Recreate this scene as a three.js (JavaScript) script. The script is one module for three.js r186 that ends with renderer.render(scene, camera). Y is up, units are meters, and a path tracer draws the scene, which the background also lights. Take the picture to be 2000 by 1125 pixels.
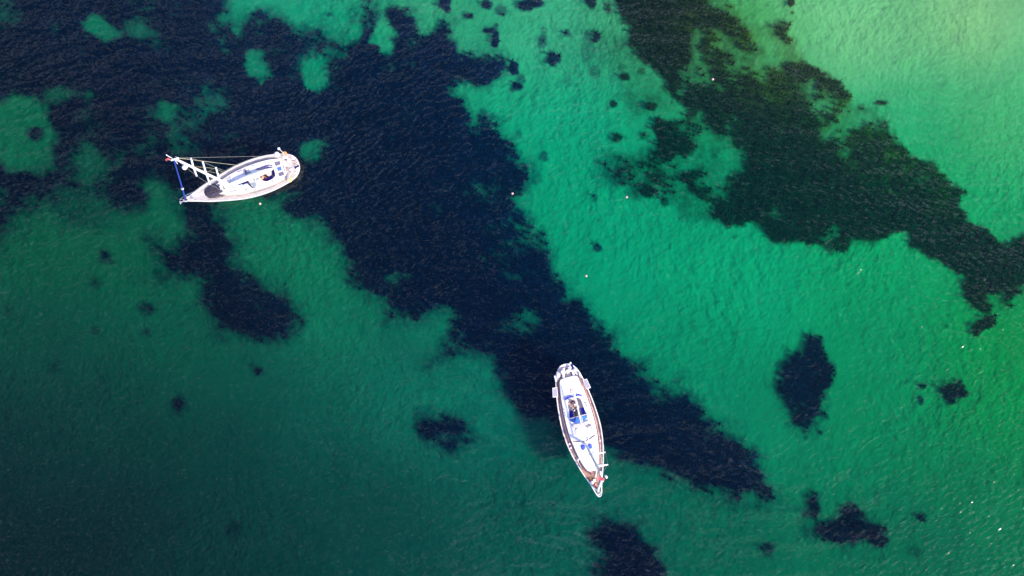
import * as THREE from 'three';
import { MarchingCubes } from 'three/addons/objects/MarchingCubes.js';
import { ImprovedNoise } from 'three/addons/math/ImprovedNoise.js';
import { RoundedBoxGeometry } from 'three/addons/geometries/RoundedBoxGeometry.js';
import { mergeGeometries } from 'three/addons/utils/BufferGeometryUtils.js';

// ------------------------------------------------------------ camera, sky, sun, exposure
const scene = new THREE.Scene();
const camera = new THREE.PerspectiveCamera(31.24, 16 / 9, 0.5, 6000);
camera.position.set(0, 115, 0);                       // a drone looking almost straight down
camera.up.set(0, 0, -1);
camera.lookAt(-1.486, 0, -4.172);

const rad = Math.PI / 180, perlin = new ImprovedNoise();
const sunDir = new THREE.Vector3(Math.sin(53 * rad) * Math.sin(62 * rad), Math.cos(53 * rad), Math.sin(53 * rad) * Math.cos(62 * rad));
{
  const W = 1024, H = 512, data = new Float32Array(W * H * 4), d = new THREE.Vector3();
  for (let j = 0; j < H; j++) for (let i = 0; i < W; i++) {
    const el = ((j + 0.5) / H - 0.5) * Math.PI, az = ((i + 0.5) / W - 0.5) * 2 * Math.PI;
    d.set(Math.cos(el) * Math.cos(az), Math.sin(el), Math.cos(el) * Math.sin(az));
    const up = Math.max(0, d.y), t = Math.pow(1 - up, 3.2), a = Math.acos(Math.min(1, d.dot(sunDir))) / rad;
    const glow = 0.8 * Math.exp(-a / 6) + 0.2 * Math.exp(-a / 16), o = (j * W + i) * 4;
    const q = 1 / (up + 0.3), n = 0.5 + 0.55 * (0.6 * perlin.noise(d.x * q * 2.6 + 5, 1.7, d.z * q * 2.6) + 0.8 * perlin.noise(d.x * q * 7.1, 4.1, d.z * q * 7.1 + 3) + 0.95 * perlin.noise(d.x * q * 17, 7.7, d.z * q * 17)), veil = 2.05 * Math.pow(Math.min(1, Math.max(0, (n - 0.56) / 0.3)), 1.2) * Math.min(1, up * 4);   // thin broken cloud all over the sky
    data[o] = veil * 0.9 + 0.045 + 0.43 * t + glow;
    data[o + 1] = veil * 0.97 + 0.12 + 0.48 * t + glow * 0.96;
    data[o + 2] = veil * 1.12 + 0.54 + 0.26 * t + glow * 0.86;
    data[o + 3] = 1;
  }
  const sky = new THREE.DataTexture(data, W, H, THREE.RGBAFormat, THREE.FloatType);
  sky.mapping = THREE.EquirectangularReflectionMapping; sky.magFilter = sky.minFilter = THREE.LinearFilter; sky.needsUpdate = true;
  scene.background = sky; scene.environment = sky;
  scene.backgroundIntensity = 0.9; scene.environmentIntensity = 0.9;
}
const sun = new THREE.DirectionalLight(new THREE.Color(1, 0.935, 0.85), 5);
sun.position.copy(sunDir).multiplyScalar(200);
sun.castShadow = true;
sun.shadow.radius = 12;                                // a slightly hazy sun
sun.shadow.mapSize.set(4096, 4096);
Object.assign(sun.shadow.camera, { left: -90, right: 90, top: 90, bottom: -90, near: 10, far: 400 });
scene.add(sun, sun.target);
const renderer = new THREE.WebGLRenderer({ antialias: true });
renderer.toneMapping = THREE.LinearToneMapping;
renderer.toneMappingExposure = 1.5;
renderer.shadowMap.enabled = true;

// ------------------------------------------------------------ small tools
let seed = 20231;
const rnd = () => { seed |= 0; seed = (seed + 0x6d2b79f5) | 0; let t = Math.imul(seed ^ (seed >>> 15), 1 | seed); t = (t + Math.imul(t ^ (t >>> 7), 61 | t)) ^ t; return ((t ^ (t >>> 14)) >>> 0) / 4294967296; };
const lerp = (a, b, t) => a + (b - a) * t, clamp = (x, a, b) => Math.min(b, Math.max(a, x)), ss = (a, b, x) => { const t = clamp((x - a) / (b - a), 0, 1); return t * t * (3 - 2 * t); };
const hash = (i, j, s) => { let h = Math.imul(i, 374761393) + Math.imul(j, 668265263) + Math.imul(s, 2147483647 - 1301); h = Math.imul(h ^ (h >>> 13), 1274126177); return ((h ^ (h >>> 16)) >>> 0) / 4294967296; };
function vnoise(x, y, s) {                             // value noise, 0..1
  const i = Math.floor(x), j = Math.floor(y), u = x - i, v = y - j, a = u * u * (3 - 2 * u), b = v * v * (3 - 2 * v);
  return lerp(lerp(hash(i, j, s), hash(i + 1, j, s), a), lerp(hash(i, j + 1, s), hash(i + 1, j + 1, s), a), b);
}
function fbm(x, y, s, n = 4) { let f = 0, w = 0.5, t = 0; for (let k = 0; k < n; k++) { f += w * vnoise(x, y, s + k); t += w; w *= 0.5; const q = x * 1.62 - y * 1.2; y = x * 1.2 + y * 1.62; x = q; } return f / t; }
const used = new Map();
function numbered(name) { const n = used.get(name) ?? 0; used.set(name, n + 1); return n ? `${name}_${String(n).padStart(3, '0')}` : name; }
function tag(o, label, category, group, kind) { o.userData.label = label; if (category) o.userData.category = category; if (group) o.userData.group = group; if (kind) o.userData.kind = kind; return o; }
function base(name, pos, turn = 0) { const g = new THREE.Group(); g.name = numbered(name); g.position.set(...pos); g.rotation.y = turn; scene.add(g); return g; }
function mesh(name, geos, mat, parent = scene) {
  const list = (Array.isArray(geos) ? geos : [geos]).map((g) => { g = g.index ? g.toNonIndexed() : g; for (const k of Object.keys(g.attributes)) if (!['position', 'normal', 'uv'].includes(k)) g.deleteAttribute(k); if (!g.attributes.uv) g.setAttribute('uv', new THREE.BufferAttribute(new Float32Array(g.attributes.position.count * 2), 2)); return g; });
  const m = new THREE.Mesh(list.length > 1 ? mergeGeometries(list) : list[0], mat);
  m.name = parent === scene ? numbered(name) : name; m.castShadow = m.receiveShadow = true; parent.add(m); return m;
}
const std = (r, g, b, rough = 0.6, extra = {}) => new THREE.MeshPhysicalMaterial({ color: new THREE.Color().setRGB(r, g, b), roughness: rough, ...extra });
function floatMap(W, H, fn, wrap = THREE.RepeatWrapping) {
  const data = new Float32Array(W * H); for (let j = 0; j < H; j++) for (let i = 0; i < W; i++) data[j * W + i] = fn(i, j);
  const t = new THREE.DataTexture(data, W, H, THREE.RedFormat, THREE.FloatType); t.wrapS = t.wrapT = wrap; t.magFilter = t.minFilter = THREE.LinearFilter; t.needsUpdate = true; return t;
}
function byteMap(W, H, fn, wrap = THREE.RepeatWrapping) {   // fn gives linear colour
  const data = new Uint8Array(W * H * 4), s = (c) => Math.round(255 * clamp(c <= 0.0031308 ? c * 12.92 : 1.055 * Math.pow(c, 1 / 2.4) - 0.055, 0, 1)), c = [0, 0, 0];
  for (let j = 0; j < H; j++) for (let i = 0; i < W; i++) { fn(i, j, c); const o = (j * W + i) * 4; data[o] = s(c[0]); data[o + 1] = s(c[1]); data[o + 2] = s(c[2]); data[o + 3] = 255; }
  const t = new THREE.DataTexture(data, W, H); t.colorSpace = THREE.SRGBColorSpace; t.wrapS = t.wrapT = wrap; t.magFilter = t.minFilter = THREE.LinearFilter; t.needsUpdate = true; return t;
}

// ------------------------------------------------------------ the bottom of the bay: where seagrass grows, in metres
const X0 = -76, X1 = 76, Z0 = -50, Z1 = 43, NX = 1100, NZ = Math.round(NX * (Z1 - Z0) / (X1 - X0));
const depthAt = (x, z) => clamp(3 - 0.017 * x + 0.017 * z, 1.2, 6);
const beds = [
  { id: 'meadow_A', soft: 2.1, share: 1.0, at: [-73.8,-50.2,-34.9,-49.8,-34.7,-37.8,-34.5,-36.5,-33,-36.3,-31.2,-36.5,-29.4,-35.8,-27.6,-35.6,-25.3,-35,-22.9,-34.6,-21.1,-34.1,-20.2,-34.8,-19.9,-36.1,-19,-36.7,-18.4,-41.2,-17.2,-41.2,-17.5,-36.4,-16.6,-34.9,-15.7,-35.8,-15.1,-36.7,-13.9,-36.1,-13.5,-37.2,-13,-36.7,-12.2,-35.8,-11.3,-34,-10.4,-33.6,-9.2,-34.3,-8.3,-33.4,-7.7,-32.8,-7.4,-32.1,-5.9,-31.9,-5.1,-31.3,-4.2,-31.7,-3,-31,-2.4,-30.1,-2.7,-28.3,-3.9,-27.3,-5.1,-27.5,-6.5,-28,-7.7,-28.2,-8.3,-27.4,-7.7,-26.5,-7.1,-25.7,-6.4,-24.8,-6.5,-23.3,-6.2,-22.2,-5.6,-22,-5.4,-23.6,-4.8,-24.9,-3.9,-24.2,-3,-23,-2.4,-22.1,-1.5,-20.9,-0.9,-20.2,0.2,-19.7,1.3,-19.1,1.4,-17.9,1.3,-16.5,0.8,-15.3,0.2,-14.7,0.5,-13.5,0.7,-12.1,1.4,-11.2,2.1,-10.8,2.5,-9.1,3.1,-7.9,3.5,-6.2,4.6,-4.7,5.5,-3.5,6.4,-2.7,7.5,-1.2,8.1,-0.3,9.6,1,10.7,1.7,11.6,3.2,12.8,4.1,14.4,3.8,13.8,4.7,15.4,5.8,16,7.3,17.4,6.7,18.6,7.5,18.9,8.7,20.3,9.6,21.2,11.3,22.6,11.9,24.3,13,24.9,14.2,26.1,15.4,26.9,17.1,28.4,18.2,28.9,19.5,27.5,20.3,25.8,19.7,24,20,22.3,19.4,20.6,18.8,18.8,18,17.1,17.4,15.9,16.8,13.6,16.3,11.6,15.7,10.1,15.3,8.4,14.5,6.1,13.8,3.4,12.8,2,11.8,0.8,10.9,-0.4,9.6,-1.5,8.2,-2.4,6.7,-3.9,5,-5.6,4.7,-7.4,4.4,-9.2,4.5,-10.6,4.1,-10.3,3.2,-9.8,2,-9.5,0.9,-9.3,-0.3,-10.3,-0.4,-12.1,-0.2,-13.9,0.1,-16.2,-0.2,-16.5,-1.5,-18,-3.3,-18.9,-4.4,-20.4,-6.2,-21.3,-7.4,-22.2,-8.9,-24,-10.7,-25.2,-11.2,-27,-11.5,-28.4,-12.4,-29.6,-13.6,-32.3,-14.1,-34.1,-13.5,-34.7,-12.2,-34.7,-11,-34.1,-9.8,-32.9,-8.6,-32,-6.8,-31.1,-4.8,-29.3,-3.9,-27.5,-2.7,-26,-1.5,-25.4,-0,-26,1,-28.7,1.9,-31.1,1.9,-33.4,1.2,-35.8,0.6,-36.6,-0.9,-37.3,-2.7,-37.1,-4.8,-38.9,-5.7,-41.2,-5.7,-42.5,-6.8,-43.1,-8.6,-43.7,-9.8,-41.9,-9.8,-40.4,-9.3,-39.2,-10.4,-38.9,-11.9,-40.1,-13.7,-41.3,-14.6,-42,-16.3,-44.2,-16.2,-43.7,-14.9,-44.9,-13.5,-46.7,-12.9,-49.7,-12.2,-52.8,-11.5,-53.6,-13.1,-55.6,-13.8,-57.5,-12.4,-59.2,-10.7,-61.1,-9.4,-73.3,-6.3] },
  { id: 'meadow_B', soft: 0.85, share: 1.0, at: [10.6,-49.2,10,-37.4,10.5,-35.9,10.5,-35,12,-34.1,12.3,-33.2,12.3,-32,13.2,-31.4,12.6,-30.5,13.7,-29.6,14.9,-28.8,15.5,-27.6,16.4,-27,18.1,-26.7,17.8,-25.8,18.7,-24.9,18.1,-23.7,16.6,-23.2,15.5,-23.5,14.6,-22.6,14.3,-21.7,14.9,-20.2,16,-19,17.8,-19.6,19,-17.9,17.8,-17,18.4,-15.8,18.7,-14.6,20.4,-14,21.9,-13.7,21.3,-12.3,23,-11.4,25.9,-11.5,27.6,-10.2,29.4,-9.6,31.1,-9.3,33.4,-8.8,34.8,-8.2,36.3,-9,38.6,-9.3,39.7,-8.7,41.5,-9.9,42.9,-10.3,43.5,-8.7,44.9,-8.4,45.8,-7.6,47.8,-6.7,48.6,-5.8,49.7,-5.2,49.5,-3.8,50.3,-2.1,52.3,-1.5,53.1,-2.3,54.6,-1.5,55.4,-2.6,56.3,-4.4,70.5,-5.5,70.6,-11.3,56.4,-10.4,54.9,-10.2,54.1,-9.6,53.2,-9.9,52.1,-10.4,50.7,-11.3,50.1,-12.5,49.2,-13.7,49.9,-15.1,48.7,-16,47.8,-16.6,47.3,-17.4,46.4,-18.8,45.3,-19.3,43.8,-19.8,43,-20.7,42.4,-21.7,41.6,-22.7,41,-23.9,40.1,-24.7,38.7,-24.8,37.5,-25.1,37,-26.5,35.8,-27.7,34.1,-28.3,32.9,-29.2,32.1,-30.1,31.5,-31,30.9,-32.2,30.1,-33.3,29.8,-34.9,28.9,-35.2,27.8,-34.5,26.6,-34.8,24.9,-36.3,23.7,-37.2,22,-40.8,19.1,-49.1] },
  { id: 'zone_sparse', soft: 1.2, share: 0.52, at: [14.6,-22.6,18.4,-23.1,21.9,-21.4,27.7,-14.9,27.1,-12,21.8,-11.4,18.4,-12,16,-13.9,12,-14.7,10.2,-15.5,8.2,-17.6,9,-20.3,12.5,-19.6] },
  { id: 'zone_top', soft: 1.5, share: 0.36, at: [9.7,-33.8,12.6,-32,16.1,-27.3,18.4,-26.1,16.1,-23.4,12.6,-24.1,9.1,-28.5,7.3,-30.3,6.1,-33.8] },
  { id: 'patch_C1', soft: 1.6, share: 0.82, at: [28.1,3.2,29.3,2.6,31,2.9,32.5,1.1,33.3,1.4,33.6,3.2,34.5,4.6,34.8,6.6,33.9,8.7,33.3,10.7,32.1,11.7,29.8,11.3,29,9.5,28.7,7.8,28.1,5.8] },
  { id: 'patch_C2', soft: 1.7, share: 0.85, at: [-12.4,10.8,-10.6,10.2,-7.4,10.3,-5.9,10.5,-5.6,12.6,-7.1,13.4,-8.6,14.3,-10.3,13.6,-12.1,12.6] },
  { id: 'patch_C3', soft: 1.8, share: 0.95, at: [7.5,22.7,9,22.1,11.6,23,13.6,23.8,15,25.5,16.5,27.3,17,32.7,8.4,32.8,8.4,25.9,7.2,23.8] },
  { id: 'patch_C4', soft: 1.5, share: 0.85, at: [31.5,20.2,32.4,19.1,33.5,20.2,33.8,21.4,35.5,20.5,37.2,20.2,37.8,21.6,38.9,22.8,40.4,23.1,40.7,24.5,39.8,25.4,38.4,24.5,36.4,25,34.9,24.3,32.6,24.7,30.9,24,32.1,22.3] },
  { id: 'patch_C5', soft: 0.6, share: 0.85, at: [47.1,7,48.8,6.6,49.5,7.5,49.1,8.3,47.9,8.8,47.1,8.1] },
  { id: 'patch_C6', soft: 0.5, share: 0.9, at: [50.6,0.3,51.4,-0.6,52.7,-0.9,52.6,-0,51.6,0.6,51,1] },
];
const clearings = [
  { soft: 1.3, share: 1, at: [-73.5,-26.4,-61.3,-26.3,-59.5,-27.2,-58.3,-26.9,-56.8,-26.3,-56.1,-25.4,-55.2,-23.6,-54.7,-22.1,-54.9,-20.6,-54.6,-19.4,-55.2,-18.2,-56.1,-17.6,-57.6,-17.9,-58.8,-18.5,-60,-18.2,-61.2,-19.1,-73.4,-18.3] },
  { soft: 1.0, share: 0.6, at: [-55.3,-27.5,-53.4,-28.1,-51.3,-27.7,-49.8,-27,-50.7,-26.2,-52.2,-26.5,-54,-26,-55.6,-26.6] },
  { soft: 1.3, share: 0.55, at: [-52.8,-20,-51.3,-20.6,-49.8,-20,-49.4,-18.8,-49.7,-17.6,-50.9,-17,-52.2,-17.9] },
  { soft: 3.0, share: 0.2, at: [-57.7,-26,-48,-27.1,-46.7,-18.2,-50.3,-15.2,-57.6,-15.8] },
  { soft: 0.9, share: 0.72, at: [-51.3,-34.9,-50.5,-35.8,-49,-36,-47.8,-34.9,-47,-34,-47.4,-33.1,-48.3,-32.8,-49.6,-33.4,-50.8,-34] },
  { soft: 1.0, share: 0.32, at: [-46.2,-34.6,-44.1,-35.5,-43.5,-34.6,-45,-33.7] },
  { soft: 0.8, share: 0.65, at: [-42,-25.6,-40.8,-26.1,-40.1,-25.6,-40.5,-24.4,-41.7,-23.6,-42.6,-24.2] },
  { soft: 0.8, share: 0.85, at: [-32.4,-31.5,-31.4,-32.1,-30.3,-31.5,-29.7,-30.3,-29.3,-28.8,-30.3,-28.3,-31.8,-28.9,-32.4,-30] },
  { soft: 0.5, share: 1, at: [-25.2,-30.2,-24,-30.6,-23.1,-30.2,-22.7,-28.7,-22.8,-27.7,-24,-27.1,-25.2,-27.1,-25.3,-28.8] },
  { soft: 1.5, share: 0.3, at: [-27.3,-30.8,-22.9,-31.7,-21.1,-29.9,-21.4,-26.6,-25.2,-25.8,-26.7,-28.2] },
  { soft: 0.9, share: 0.75, at: [-26.1,-21,-24.3,-21.6,-22.8,-21.5,-22.5,-20.7,-23.4,-19.5,-23.7,-18.6,-25.2,-18.4,-26.4,-19.3] },
  { soft: 0.5, share: 0.85, at: [-17.2,-34.3,-16.3,-35.1,-15.4,-34.3,-15,-32.5,-15.1,-31.3,-16.3,-31.4,-17.2,-32.3,-18.1,-32.6] },
  { soft: 0.5, share: 0.75, at: [-20,-34.5,-19.3,-34.8,-18.9,-33.8,-19.9,-33.3] },
  { soft: 0.5, share: 0.75, at: [-33.9,-34.3,-32.7,-34.7,-32.9,-33.6,-33.7,-33.2] },
  { soft: 0.5, share: 0.5, at: [-35,-31.8,-34.1,-31.9,-33.9,-31,-34.8,-30.8] },
  { soft: 1.5, share: 0.3, at: [-25.2,-33.5,-20.5,-32.9,-19.3,-29.9,-22.3,-30.2,-25.2,-31.4] },
  { soft: 1.0, share: 0.3, at: [-6.1,-16.2,-3.9,-15.3,-1.7,-13.8,-2.4,-13.2,-5.1,-14.1] },
  { soft: 1.0, share: 0.25, at: [-15.7,-5.6,-13.3,-6.2,-13,-5,-15.1,-4.4] },
  { soft: 1.2, share: 0.32, at: [-37.1,-18.1,-34.7,-19.3,-34.4,-16.9,-36.5,-16.3] },
  { soft: 1.2, share: 0.45, at: [-35.3,-14.2,-32.3,-14.8,-27.6,-14.2,-28.7,-12.4,-33.5,-12.8] },
  { soft: 1.5, share: 0.22, at: [-15.7,-30.8,-11.6,-30.4,-8.6,-28.6,-13.3,-28.1] },
  { soft: 1.0, share: 0.5, at: [19.3,-34.3,20.3,-33.7,20.1,-30.8,19,-30.5] },
  { soft: 1.2, share: 0.55, at: [21.6,-33.7,23.1,-34,26,-30.7,24.2,-29.6,21.9,-31.9] },
  { soft: 1.2, share: 0.6, at: [22,-40.8,24.3,-40.8,27.2,-36.6,28.9,-35.1,28.9,-31.9,27.7,-30.7,26,-31.6,23.7,-34.3,21.1,-36.4] },
  { soft: 1.2, share: 0.45, at: [20.1,-22.3,23,-21.4,23.6,-19.6,21.3,-19.6] },
  { soft: 1.5, share: 0.4, at: [22.5,-19.6,24.8,-19,25.9,-16.7,23.6,-16.7] },
  { soft: 1.5, share: 0.4, at: [27.7,-13.7,31.1,-12.5,31.1,-10.5,27.6,-11.4] },
  { soft: 1.2, share: 0.35, at: [30.6,-27.8,33.5,-27.2,34.7,-24.5,31.8,-25.4] },
  { soft: 1.5, share: 0.4, at: [37,-24.5,40.4,-23.9,42.1,-20.7,39.2,-20.7] },
  { soft: 1.5, share: 0.3, at: [42.7,-19.5,46.7,-17.7,49,-14.8,45,-15.4] },
  { soft: 0.6, share: 0.9, at: [42,-10.1,43.1,-10.4,43.3,-9,42.2,-9.1] },
  { soft: 0.8, share: 0.6, at: [52.3,-3.5,54,-3.8,54,-2.3,52.6,-2.1] },
];
const clumps = {                                        // x, z, half widths, share
  near: [[10.7,-17.3,0.54,0.54,0.9],[8.9,-18.2,0.48,0.96,0.7],[14.3,-15.2,1.32,0.84,0.95],[16,-14.2,0.6,0.6,0.8],[19,-16.6,0.84,1.2,0.95],[21.9,-15.5,1.32,0.78,0.95],[20.4,-18.4,1.08,0.72,0.95],[17.2,-19.9,1.32,0.84,0.95],[24.2,-13.2,1.08,0.84,0.95],[12.2,-16.2,0.6,0.6,0.6],[17.8,-12.3,0.6,0.6,0.5],[11.6,-28.3,0.72,0.72,0.95],[14.4,-25,1.2,0.78,0.95],[10,-25.3,0.54,0.54,0.9],[8.2,-33.1,0.78,0.84,0.85],[4.8,-33.6,0.6,0.54,0.7],[7.9,-29.1,1.08,1.08,0.55],[11.1,-29.7,0.6,0.6,0.6],[12,-26.4,0.84,0.84,0.55],[13.2,-29.1,0.54,0.54,0.7],[10.4,-21.5,0.96,0.72,0.8],[13.7,-21.7,0.48,0.48,0.6],[7.9,-14.7,0.48,0.96,0.7],[8.4,-12,0.48,0.42,0.75],[8.3,-8.8,0.66,0.48,0.8],[23.9,-10.1,0.42,0.42,0.45],[15.5,-19.6,0.84,1.08,0.8],[9.4,-36.6,0.48,0.84,0.6],[16.7,-25.5,0.48,0.48,0.7]],
  top: [[-0.9,-27.3,0.72,0.6,0.95],[-0.5,-28.3,0.6,0.48,0.55],[-1.3,-29.8,0.72,0.84,0.95],[2,-32.7,0.6,0.84,0.65],[3.2,-30.6,0.78,0.84,0.8],[2.1,-34,0.36,0.48,0.5],[5.1,-27.9,0.54,0.54,0.4],[-0.8,-21.8,0.6,0.72,0.5],[0.7,-37,1.56,0.84,0.95],[7.7,-36.9,0.54,0.96,0.85],[9.5,-36.2,0.36,0.72,0.6],[-4.5,-36.9,0.72,0.6,0.95],[-6.5,-35.6,0.84,0.48,0.65],[-3.4,-33,0.48,1.2,0.85],[-4.2,-33.9,0.84,0.48,0.75],[-9.1,-37.2,0.84,1.32,0.75],[-9.5,-34.9,0.6,0.6,0.5],[-22.6,-35.9,0.48,0.36,0.7],[-2.7,-36.3,0.84,0.6,0.6],[30.4,-37,0.42,0.84,0.95],[30.5,-35.7,0.36,0.36,0.9],[40.5,-25.3,0.84,0.36,0.95],[-4.8,-23.3,0.36,0.48,0.5],[2.1,-19.4,0.54,0.54,0.7]],
  low: [[-49.6,-4.8,0.84,0.84,0.55],[-43.6,-1.8,0.9,0.9,0.6],[-43.6,0.9,0.84,0.72,0.6],[-49.9,0.6,0.48,0.48,0.5],[-59.7,-1.5,1.2,1.08,0.4],[-40,9.2,0.96,1.2,0.75],[-54.4,4.4,0.84,0.96,0.5],[-30.7,5.3,0.96,1.08,0.85],[-48.8,-8,0.84,1.08,0.65],[-33.6,23.2,1.32,1.2,0.5],[-41.2,-2.7,0.84,0.72,0.35],[-48.7,6.2,0.96,0.84,0.35],[-56.8,-17.3,0.84,0.72,0]],
  right: [[44.7,21.6,0.6,0.6,0.65],[27.5,25.5,1.08,1.08,0.75],[44.1,25.6,0.84,0.72,0.45],[33.3,12.2,0.48,0.48,0.6],[31.7,12.7,0.48,0.48,0.55],[44.8,6.9,0.54,0.48,0.75],[44.6,8.4,0.48,0.6,0.75],[47.7,0.1,0.54,0.36,0.5],[48.8,6.3,0.6,0.48,0.4]],
  left: [[-56.9,-22.3,0.84,0.72,0.8]],
};
const oliveEdge = [19.6,-40.8,22,-40.8,27.8,-36,30.1,-34.8,31.8,-31,34.1,-28.3,37,-26.5,38.1,-24.8,41.3,-23.3,42.7,-21.2,46.7,-18.3,49.5,-15.1,47.2,-13.1,42.7,-14.8,37.5,-18.4,33.5,-21.6,28.9,-24.3,25.4,-27.2,21.9,-29.6,18.4,-33.7];
function bedDistance(p, x, z) {                          // metres inside (+) or outside (-) of an outline
  let d = 1e9, inside = false; const n = p.length;
  for (let i = 0, j = n - 2; i < n; j = i, i += 2) {
    const ax = p[j], az = p[j + 1], ex = p[i] - ax, ez = p[i + 1] - az, wx = x - ax, wz = z - az;
    const t = clamp((wx * ex + wz * ez) / (ex * ex + ez * ez || 1), 0, 1), qx = wx - ex * t, qz = wz - ez * t, q = qx * qx + qz * qz;
    if (q < d) d = q;
    if ((p[i + 1] > z) !== (az > z) && x < (ax - p[i]) * (z - p[i + 1]) / (az - p[i + 1]) + p[i]) inside = !inside;
  }
  return inside ? Math.sqrt(d) : -Math.sqrt(d);
}
const grassShare = new Float32Array(NX * NZ), litter = new Float32Array(NX * NZ), owner = new Uint8Array(NX * NZ), olive = new Float32Array(NX * NZ);
const OWN = { meadow_A: 1, meadow_B: 2, zone_sparse: 2, zone_top: 3, patch_C1: 4, patch_C2: 5, patch_C3: 6, patch_C4: 7, patch_C5: 8, patch_C6: 9, near: 2, top: 3, low: 10, left: 10, right: 11 };
{
  const gx = (i) => lerp(X0, X1, (i + 0.5) / NX), gz = (j) => lerp(Z0, Z1, (j + 0.5) / NZ), ci = (x) => clamp(Math.floor((x - X0) / (X1 - X0) * NX), 0, NX - 1), cj = (z) => clamp(Math.floor((z - Z0) / (Z1 - Z0) * NZ), 0, NZ - 1);
  const rough = new Float32Array(NX * NZ), patchy = new Float32Array(NX * NZ), broad = new Float32Array(NX * NZ);
  for (let j = 0; j < NZ; j++) for (let i = 0; i < NX; i++) {
    const x = gx(i), z = gz(j), k = j * NX + i;
    rough[k] = (fbm(x * 0.42, z * 0.42, 3, 5) - 0.5) * 3.0 + (fbm(x * 1.9, z * 1.9, 9, 3) - 0.5) * 1.1;
    patchy[k] = fbm(x * 0.55 + 31, z * 0.55, 17, 5); broad[k] = fbm(x * 0.14 + 11, z * 0.2, 27, 4);
  }
  const sweep = (p, margin, fn) => {
    let a = 1e9, b = -1e9, c = 1e9, d = -1e9; for (let i = 0; i < p.length; i += 2) { a = Math.min(a, p[i]); b = Math.max(b, p[i]); c = Math.min(c, p[i + 1]); d = Math.max(d, p[i + 1]); }
    for (let j = cj(c - margin); j <= cj(d + margin); j++) for (let i = ci(a - margin); i <= ci(b + margin); i++) { const x = gx(i), z = gz(j), k = j * NX + i; fn(k, bedDistance(p, x, z), x, z); }
  };
  for (const b of beds) sweep(b.at, 4, (k, d, x, z) => { const w = b.soft * clamp(1 + (depthAt(x, z) - 2.6) * 0.8, 0.8, 2.2), s = b.share * ss(-w, w, d + rough[k] * Math.min(1.15, 0.35 + w * 0.5)); if (s > grassShare[k]) { grassShare[k] = s; owner[k] = OWN[b.id]; } });
  for (const h of clearings) sweep(h.at, 3, (k, d) => { grassShare[k] *= 1 - h.share * ss(-h.soft, h.soft, d + rough[k] * 0.55); });
  for (const [id, list] of Object.entries(clumps)) for (const [x, z, rx, rz, share] of list) {
    const box = [x - rx * 2.4, z - rz * 2.4, x + rx * 2.4, z + rz * 2.4];
    for (let j = cj(box[1]); j <= cj(box[3]); j++) for (let i = ci(box[0]); i <= ci(box[2]); i++) {
      const k = j * NX + i, r = Math.hypot((gx(i) - x) / rx, (gz(j) - z) / rz), e = clamp((depthAt(x, z) - 2.8) * 0.4, 0, 0.5), s = 0.92 * share * ss(1.4 + e, 0.5 - e, r + rough[k] * 0.6);
      if (s > grassShare[k]) { grassShare[k] = s; owner[k] = OWN[id]; }
    }
  }
  for (let k = 0; k < NX * NZ; k++) { const p = grassShare[k] * (1 - (owner[k] === 2 ? 0.62 : owner[k] === 1 ? 0.52 * (1 - ss(-6, 1, gz(Math.floor(k / NX))) * ss(-20, -27, gx(k % NX))) * (1 - 0.8 * ss(6, 12, gx(k % NX)) * ss(5, 11, gz(Math.floor(k / NX)))) : 0) * ss(0.46, 0.72, 0.6 * broad[k] + 0.4 * patchy[k])); litter[k] = 0.8 * ss(0.1, 0.8, p); grassShare[k] = p < 0.01 ? 0 : ss(0.05, 0.93, p + (patchy[k] - 0.5) * 0.85 * (1 - 0.4 * p)) * (p < 0.6 ? lerp(0.62, 1, p / 0.6) : 1); }
  sweep(oliveEdge, 3, (k, d) => { olive[k] = ss(-2.5, 2.5, d + rough[k] * 0.8) * (0.25 + 0.75 * ss(0.42, 0.6, patchy[k])); });
}
function fold(x, a, b) { const w = b - a; let t = ((x - a) / w) % 2; if (t < 0) t += 2; return a + w * (t > 1 ? 2 - t : t); }   // beyond the mapped bay the bottom goes on mirrored
function sample(field, x, z) {
  const u = clamp((fold(x, X0, X1) - X0) / (X1 - X0) * NX - 0.5, 0, NX - 1.001), v = clamp((fold(z, Z0, Z1) - Z0) / (Z1 - Z0) * NZ - 0.5, 0, NZ - 1.001), i = Math.floor(u), j = Math.floor(v), k = j * NX + i;
  return lerp(lerp(field[k], field[k + 1], u - i), lerp(field[k + NX], field[k + NX + 1], u - i), v - j);
}
function grid(xs, zs, height, uvOf) {                    // a sheet over the two axes
  const nx = xs.length, nz = zs.length, pos = new Float32Array(nx * nz * 3), uv = new Float32Array(nx * nz * 2), idx = new Uint32Array((nx - 1) * (nz - 1) * 6);
  for (let j = 0, k = 0; j < nz; j++) for (let i = 0; i < nx; i++, k++) { pos[3 * k] = xs[i]; pos[3 * k + 1] = height(xs[i], zs[j]); pos[3 * k + 2] = zs[j]; [uv[2 * k], uv[2 * k + 1]] = uvOf(xs[i], zs[j]); }
  for (let j = 0, o = 0; j < nz - 1; j++) for (let i = 0; i < nx - 1; i++) { const a = j * nx + i; idx.set([a, a + nx, a + 1, a + 1, a + nx, a + nx + 1], o); o += 6; }
  const g = new THREE.BufferGeometry(); g.setAttribute('position', new THREE.BufferAttribute(pos, 3)); g.setAttribute('uv', new THREE.BufferAttribute(uv, 2)); g.setIndex(new THREE.BufferAttribute(idx, 1)); g.computeVertexNormals(); return g;
}
function axis(a, b, step, far) { const v = []; for (const f of far) v.push(a - f); for (let x = a; x <= b + 1e-6; x += step) v.push(x); for (const f of [...far].reverse()) v.push(b + f); return v; }
const mapUV = (x, z) => [(x - X0) / (X1 - X0), (z - Z0) / (Z1 - Z0)], far = [1800, 1100, 600, 300, 150, 80, 40, 15];

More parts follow.
